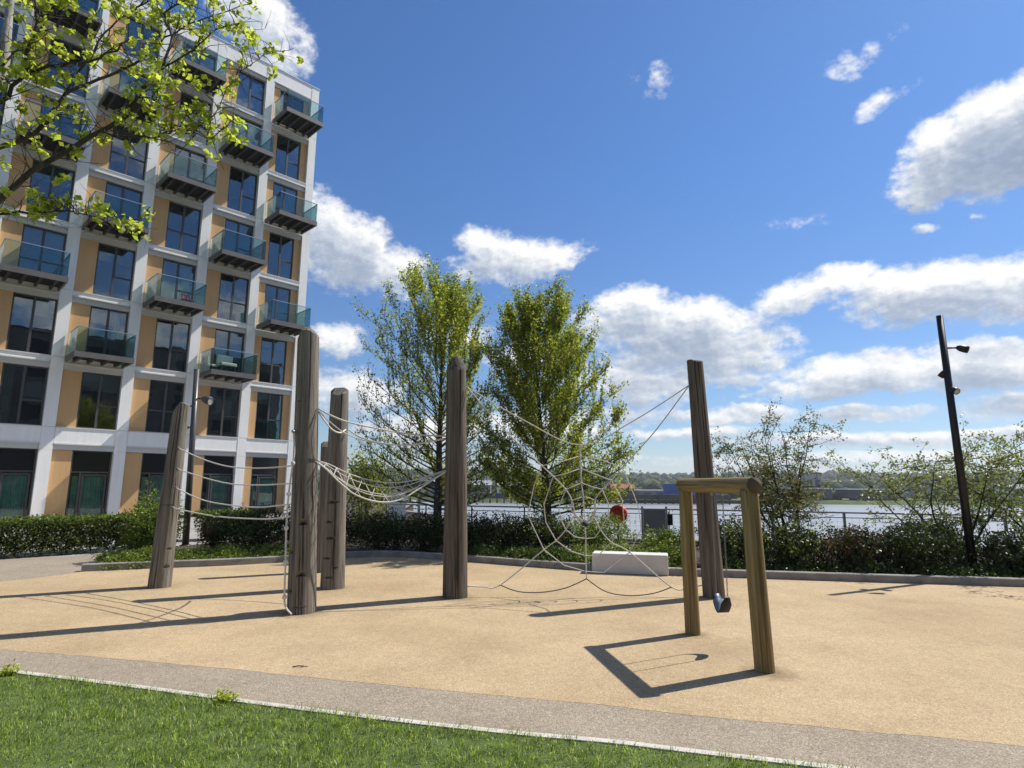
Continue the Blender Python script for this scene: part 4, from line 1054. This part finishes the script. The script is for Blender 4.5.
def multi_stem(label, base, H, spread, nst, leaf, mat, seed, dens=1.0, name='small_tree', dirs=None):
    random.seed(seed)
    root = empty(name, base, 0, label, 'tree')
    b = MB(); LP = []
    for i in range(nst):
        a = i*2.4+random.random(); ln = random.uniform(.25,.62)*spread
        if dirs: a, ln = dirs[i]
        pts = branchpts((random.gauss(0,.06),random.gauss(0,.06),-.05), (math.cos(a)*ln,math.sin(a)*ln,1), H*random.uniform(.75,1.0), 8, .02, .09)
        b.tube(pts, [.030*(1-.85*j/8) for j in range(9)], 6, False)
        for s in range(12):
            t = random.uniform(.3,1)*8; ti = min(7,int(t)); q_ = pts[ti].lerp(pts[ti+1], t-ti)
            sd_ = Vector((random.gauss(0,1),random.gauss(0,1),random.gauss(.25,.4))).normalized()
            p2 = branchpts(q_, sd_, random.uniform(.4,.95)*spread, 6, .04, .16)
            b.tube(p2, [.009*(1-.8*j/6) for j in range(7)], 4, False)
            for u in range(5):
                q3 = p2[random.randint(1,6)]; p3 = branchpts(q3, Vector((random.gauss(0,1),random.gauss(0,1),random.gauss(.1,.5))), random.uniform(.15,.4), 3, 0, .2)
                b.tube(p3, [.004,.003,.002,.0015], 3, False)
                for _ in range(int(9*dens)):
                    p = p3[random.randint(0,3)]; LP.append((p.x+random.gauss(0,.05),p.y+random.gauss(0,.05),p.z+random.gauss(0,.04)))
    b.build('trunk', M['twig'], root); leaf_mesh('crown', np.array(LP), leaf, mat, root, up=.5)
multi_stem('small open multi-stemmed tree with sparse bronze leaves right of the swing', (6.05,13.4,.0), 3.15, 1.1, 9, .06, M['leaf_bronze'], 5, 2.2, dirs=[(3.0,.55),(2.8,.35),(2.2,.2),(1.2,.12),(.5,.22),(3.4,.8),(0,.05),(.2,.12),(2.9,.12)])
multi_stem('wide airy small tree with pale leaves around the lamp column', (9.3,12.9,.0), 3.1, 1.5, 8, .062, M['leaf_pale'], 6, 2.1)
multi_stem('airy small tree with lime leaves at the right edge of the picture', (10.9,12.4,.0), 3.2, 1.35, 7, .068, M['leaf_lime'], 8, 1.9)
shrub('dark green bushy young tree low behind the blunt topped post', -4.1,17.2,.75,.6,2.1, 4200,.08, M['leaf_alder2'], 'tree', 'young_tree', z0=.5, stems=10, shell=.45)
# trunk for the young tree
# near tree whose boughs reach in at the top left
random.seed(77)
nt_ = empty('overhanging_tree', (-7.1,5.6,0), 0, 'near spring tree whose lichened boughs overhang the top left corner', 'tree')
NT = Vector((-7.1,5.6,0))
LIMB = {
'L1':([(-6.75,5.8,3.4),(-5.8,6.0,4.21),(-5.49,6.07,4.58),(-5.27,6.13,4.93),(-4.79,6.2,5.33),(-4.43,6.27,5.68),(-4.29,6.33,6.08),(-4.13,6.4,6.4),(-4.13,6.47,6.88),(-4.25,6.53,7.25),(-4.06,6.6,7.49)],.062,.012),
'L2':([(-6.72,5.9,4.4),(-6.22,6.2,5.04),(-5.79,6.29,5.33),(-5.55,6.38,5.51),(-5.43,6.47,5.84),(-5.34,6.56,6.18),(-4.92,6.64,6.47),(-4.64,6.73,6.77),(-4.4,6.82,7.12),(-4.06,6.91,7.48),(-3.44,7.0,7.81)],.055,.008),
'L3':([(-6.70,5.8,4.6),(-5.72,5.8,5.27),(-5.45,5.84,5.56),(-5.25,5.88,5.94),(-4.94,5.92,6.06),(-4.55,5.96,6.19),(-4.31,6.0,6.45)],.045,.012),
'L5':([(-5.25,5.88,5.92),(-5.2,5.78,6.06),(-5.1,5.75,6.36),(-5.14,5.72,6.7),(-5.18,5.7,7.0)],.03,.02),
'L6':([(-4.6,6.22,5.46),(-4.26,6.22,5.41),(-3.98,6.25,5.44),(-3.78,6.28,5.52),(-3.41,6.3,5.44)],.022,.006),
'L7':([(-6.72,5.7,3.7),(-5.33,5.7,4.21),(-5.21,5.78,4.28),(-4.88,5.87,4.34),(-4.68,5.95,4.41),(-4.52,6.03,4.4),(-4.33,6.12,4.35),(-4.05,6.2,4.28)],.026,.006),
'L9':([(-4.43,6.27,5.70),(-4.19,6.2,5.9),(-3.87,6.27,5.78),(-3.6,6.33,5.66),(-3.28,6.4,5.58)],.014,.005),
'L8':([(-3.6,6.33,5.66),(-3.48,6.4,5.80),(-3.31,6.43,6.28),(-3.11,6.47,6.53),(-2.86,6.5,6.73)],.010,.004),
'L10':([(-4.13,6.4,6.4),(-3.82,6.43,6.67),(-3.58,6.47,6.97),(-3.33,6.5,7.09)],.018,.005),
'L11':([(-5.36,6.54,6.1),(-5.15,6.55,6.62),(-4.96,6.6,7.12),(-4.66,6.65,7.44),(-4.31,6.7,7.77)],.022,.008),
'L13':([(-6.80,5.8,3.9),(-7.6,5.5,4.7),(-8.4,5.2,5.3),(-9.2,4.9,6.2),(-9.7,4.8,7.0)],.055,.012),
'L14':([(-6.72,5.85,4.7),(-7.2,6.4,5.6),(-7.9,6.9,6.5),(-8.3,7.2,7.5)],.045,.012),
'L15':([(-6.75,5.8,4.3),(-6.9,5.0,5.2),(-7.2,4.2,6.0),(-7.3,3.6,7.0)],.045,.012),
'L16':([(-6.3,6.65,7.6),(-6.8,6.5,8.4),(-7.2,6.3,9.2)],.03,.01),
'L12':([(-6.6,5.9,5.0),(-6.0,6.1,5.6),(-5.9,6.3,6.4),(-5.5,6.4,7.1),(-5.2,6.5,7.8)],.03,.01)}
b = MB()
trp = smooth_path([(-7.1,5.6,-.1),(-7.0,5.65,1.5),(-6.85,5.72,3.0),(-6.7,5.85,4.6),(-6.35,6.2,5.4),(-6.14,6.5,6.26),(-6.21,6.6,7.01),(-6.28,6.65,7.52),(-6.37,6.7,8.6)], 4)
b.tube([p-NT for p in trp], [.16-.118*min(1,1.25*i/(len(trp)-1)) for i in range(len(trp))], 12)
b.build('trunk', M['bark_pale'], nt_)
b = MB(); LP = []
def tuft(p, n=9, s=.05):
    for _ in range(n): LP.append((p.x+random.gauss(0,s), p.y+random.gauss(0,s), p.z+random.gauss(0,s)))
for k, (pts, r0, r1) in LIMB.items():
    P = [v-NT for v in smooth_path(pts, 4)]
    P = [v+Vector((random.gauss(0,.010),random.gauss(0,.010),random.gauss(0,.010))) for v in P]
    n = len(P); b.tube(P, [.64*(r0+(r1-r0)*i/(n-1)) for i in range(n)], 8)
    thin = r0 < .016
    skip = int(n*.22) if k in ('L1','L2','L3','L7') else 1
    for i in range(skip, n):
        for s in range(2):
            dirv = Vector((random.gauss(.15,1),random.gauss(-.1,.8),random.gauss(.25,.8))).normalized()
            ln = random.uniform(.16,.5)*(.6 if thin or k == 'L7' else 1)
            p2 = branchpts(P[i], dirv, ln, 4, .06, .2)
            b.tube(p2, [.006,.005,.004,.003,.002], 5, False)
            for q_ in p2[1:]:
                if random.random() < .11: tuft(q_, random.randint(6,11), .032)
            for u in range(2):
                p3 = branchpts(p2[random.randint(1,4)], Vector((random.gauss(0,1),random.gauss(0,1),random.gauss(.2,.8))), random.uniform(.1,.26), 3, .05, .25)
                b.tube(p3, [.003,.0022,.0018,.0012], 4, False)
                if random.random() < .21: tuft(p3[-1], random.randint(8,15), .034)
    tuft(P[-1], 14, .05)
b.build('limb', M['bark'], nt_)
leaf_mesh('crown', np.array(LP), .074, M['leaf_spring'], nt_, up=.5, aspect=.75)
NL = len(LP)

# ------------------------------------------------------------------ river, far bank, hills
m, ntw = new_mat('river_water'); gw = N(ntw); pw = gw.pos()
wv1 = gw.noise(gw.mapping(pw, (.5,1.4,1)), .8, 6, .6); 
nb = gw.bump(wv1, .30, .18)
gw.principled((.27,.28,.275), .30, 0, nb, .5)
M['water'] = m
WZ = -5.0
b = MB(); b.quad((-6000,-40,WZ), (6000,-40,WZ), (6000,9000,WZ), (-6000,9000,WZ)); setting(b.build('river', M['water']))
m, nth = new_mat('hill_cover'); gh = N(nth); ph = gh.pos()
hf = gh.noise(ph, .02, 8, .65); hf2 = gh.noise(gh.mapping(ph,(1,1,1)), .004, 4, .5)
hc = gh.ramp(hf, [(.35,(.022,.035,.014)), (.5,(.045,.065,.024)), (.68,(.095,.115,.045))])
hc = gh.mix(gh.ramp(hf2, [(.5,(0,0,0)),(.58,(1,1,1))]), hc, (.12,.14,.055))
gh.principled(hc, .95, 0, gh.bump(hf, .8, 6), .1); M['hill'] = m
def hill_h(x, y):
    t = max(0.0, min(1.0, (y-420)/900)); t = t*t*(3-2*t)
    base = 26+9*mnoise.noise((x*.0016+.4, y*.001, 2.0))+5*mnoise.noise((x*.005, y*.003, 5.0))
    base *= 1-.45*max(0.0, min(1.0, (-x-150)/600))
    return WZ+1.2+t*base*1.05
b = MB(); nx, ny = 130, 40
for iy in range(ny):
    y = 236+(iy/(ny-1))**1.8*3000
    for ix in range(nx):
        x = (ix/(nx-1)-.5)*2*(700+y*1.15); yy = y+ (14*mnoise.noise((x*.008,0,0)) if iy == 0 else 0)
        b.v.append((x, yy, hill_h(x,yy)-(3.5 if iy == 0 else 0)))
for iy in range(ny-1):
    for ix in range(nx-1):
        a = iy*nx+ix; b.f.append((a,a+1,a+nx+1,a+nx)); b.smooth.append(True)
setting(b.build('hills', M['hill']))
# woods on the far side: read as one mass
m, ntf = new_mat('far_wood_leaves'); gf = N(ntf)
gef = ntf.nodes.new('ShaderNodeNewGeometry')
f1 = gf.ramp(gef.outputs['Random Per Island'], [(0,(.022,.036,.013)),(.6,(.05,.07,.024)),(1,(.10,.115,.04))])
gf.principled(f1, .95, 0, gf.bump(gf.noise(gf.pos(), .5, 5, .7), 1.0, 1.5), .1); M['farwood'] = m
random.seed(3)
b = MB()
for i in range(2600):
    u = random.random()
    if u < .34:
        x = random.uniform(-260,420); y = random.uniform(262,380); r = random.uniform(1.6,3.4)
    else:
        y = 420+random.random()**1.3*1000; x = random.uniform(-.75,1.15)*y; r = random.uniform(2.5,5.5)*(1+y/1600)
    b.ico((x,y,hill_h(x,y)+r*.45), r, .32, 1, .85)
o = stuff(b.build('far_wood', M['farwood'])); tag(o, 'distant woods covering the low hills across the river', 'woods')

def shed(name, label, cx, cy, wdt, dpt, h, mat, roofm, roof='flat', rz=0, wins=0, z=None, cat='building'):
    zz = hill_h(cx,cy)-1 if z is None else z
    r = empty(name, (cx,cy,zz), rz, label, cat)
    b = MB(); b.box((-wdt/2,-dpt/2,0),(wdt/2,dpt/2,h)); b.build('wall', mat, r)
    b = MB()
    if roof == 'flat': b.box((-wdt/2-.3,-dpt/2-.3,h),(wdt/2+.3,dpt/2+.3,h+.5))
    else:
        e = h+dpt*.18; hw = wdt/2+.4; hd = dpt/2+.4
        b.v += [(-hw,-hd,h),(hw,-hd,h),(hw,hd,h),(-hw,hd,h),(-hw,0,e),(hw,0,e)]
        b.f += [(0,1,5,4),(2,3,4,5),(0,4,3),(1,2,5),(3,2,1,0)]; b.smooth += [False]*5
    b.build('roof', roofm, r)
    for i in range(wins):
        x = -wdt/2+(i+.5)*wdt/wins
        b = MB(); b.box((x-wdt/wins*.3,-dpt/2-.06,h*.35),(x+wdt/wins*.3,-dpt/2-.005,h*.75)); b.build('window', M['shed_dark'], r)
    return r
# dark jetty on piles along the far shore
jt = empty('far_jetty', (20,232,WZ), 0, 'long dark timber jetty on piles across the river', 'jetty')
b = MB(); b.box((-42,-3,1.7),(62,3,3.6)); b.build('deck', M['dark_timber'], jt)
for i in range(40):
    x = -41+i*2.62; b = MB(); b.box((x-.25,-3.05,-1),(x+.25,-2.6,1.7)); b.build('pile', M['dark_timber'], jt)
shed('far_shed', 'long low red shed across the river beside the lifebuoy', 46,258,9,10,3.6, M['shed_dark'], M['shed_red'], 'gable', 0, 4, z=WZ+2)
shed('far_shed', 'white roofed warehouse across the river left of the blue shed', 62,262,26,12,3.0, M['shed_grey'], M['shed_white'], 'flat', 0, 5, z=WZ+1.5)
shed('far_shed', 'deep blue shed across the river next to the swing frame', 72,246,20,9,5.0, M['shed_blue'], M['shed_blue'], 'flat', 0, 0, z=WZ+2)
shed('far_shed', 'pale low shed across the river between the two tall trees', 6,262,24,10,4.2, M['shed_white'], M['shed_grey'], 'gable', 0, 5, z=WZ+2)
shed('far_shed', 'grey shed across the river under the left tall tree', -22,270,26,12,4.6, M['shed_grey'], M['shed_grey'], 'gable', 0, 5, z=WZ+2)
shed('far_tower', 'square grey block rising above the sheds across the river', 134,275,7,7,10.5, M['shed_grey'], M['shed_dark'], 'flat', 0, 2, z=WZ+2)
shed('far_shed', 'dark shed with pale roof just left of the grey block', 124,258,16,10,3.8, M['shed_dark'], M['shed_white'], 'flat', 0, 3, z=WZ+2)
shed('far_shed', 'dark long shed with pale roof right of the grey block', 152,262,22,10,3.6, M['shed_dark'], M['shed_white'], 'flat', 0, 4, z=WZ+2)
shed('far_shed', 'wide grey warehouse behind the lamp column across the river', 186,266,28,12,6.2, M['shed_grey'], M['shed_dark'], 'flat', 0, 6, z=WZ+2)
shed('far_shed', 'white ended shed across the river at the right edge', 214,258,14,10,4.5, M['shed_white'], M['shed_grey'], 'gable', 0, 3, z=WZ+2)

# ------------------------------------------------------------------ river haze
m, nh = new_mat('haze_air')
pv = nh.nodes.new('ShaderNodeVolumePrincipled'); pv.inputs['Color'].default_value = (.86,.92,1,1); pv.inputs['Density'].default_value = .00022; pv.inputs['Anisotropy'].default_value = .3
oh = nh.nodes.new('ShaderNodeOutputMaterial'); nh.links.new(pv.outputs[0], oh.inputs['Volume'])
b = MB(); b.box((-6500,-400,-9), (6500,9300,90)); hz = stuff(b.build('haze', m)); tag(hz, 'thin pale haze over the river and far hills', 'haze')

# reset so later edits do not shift anything
print('leaf counts', n1_, n2_, NL)
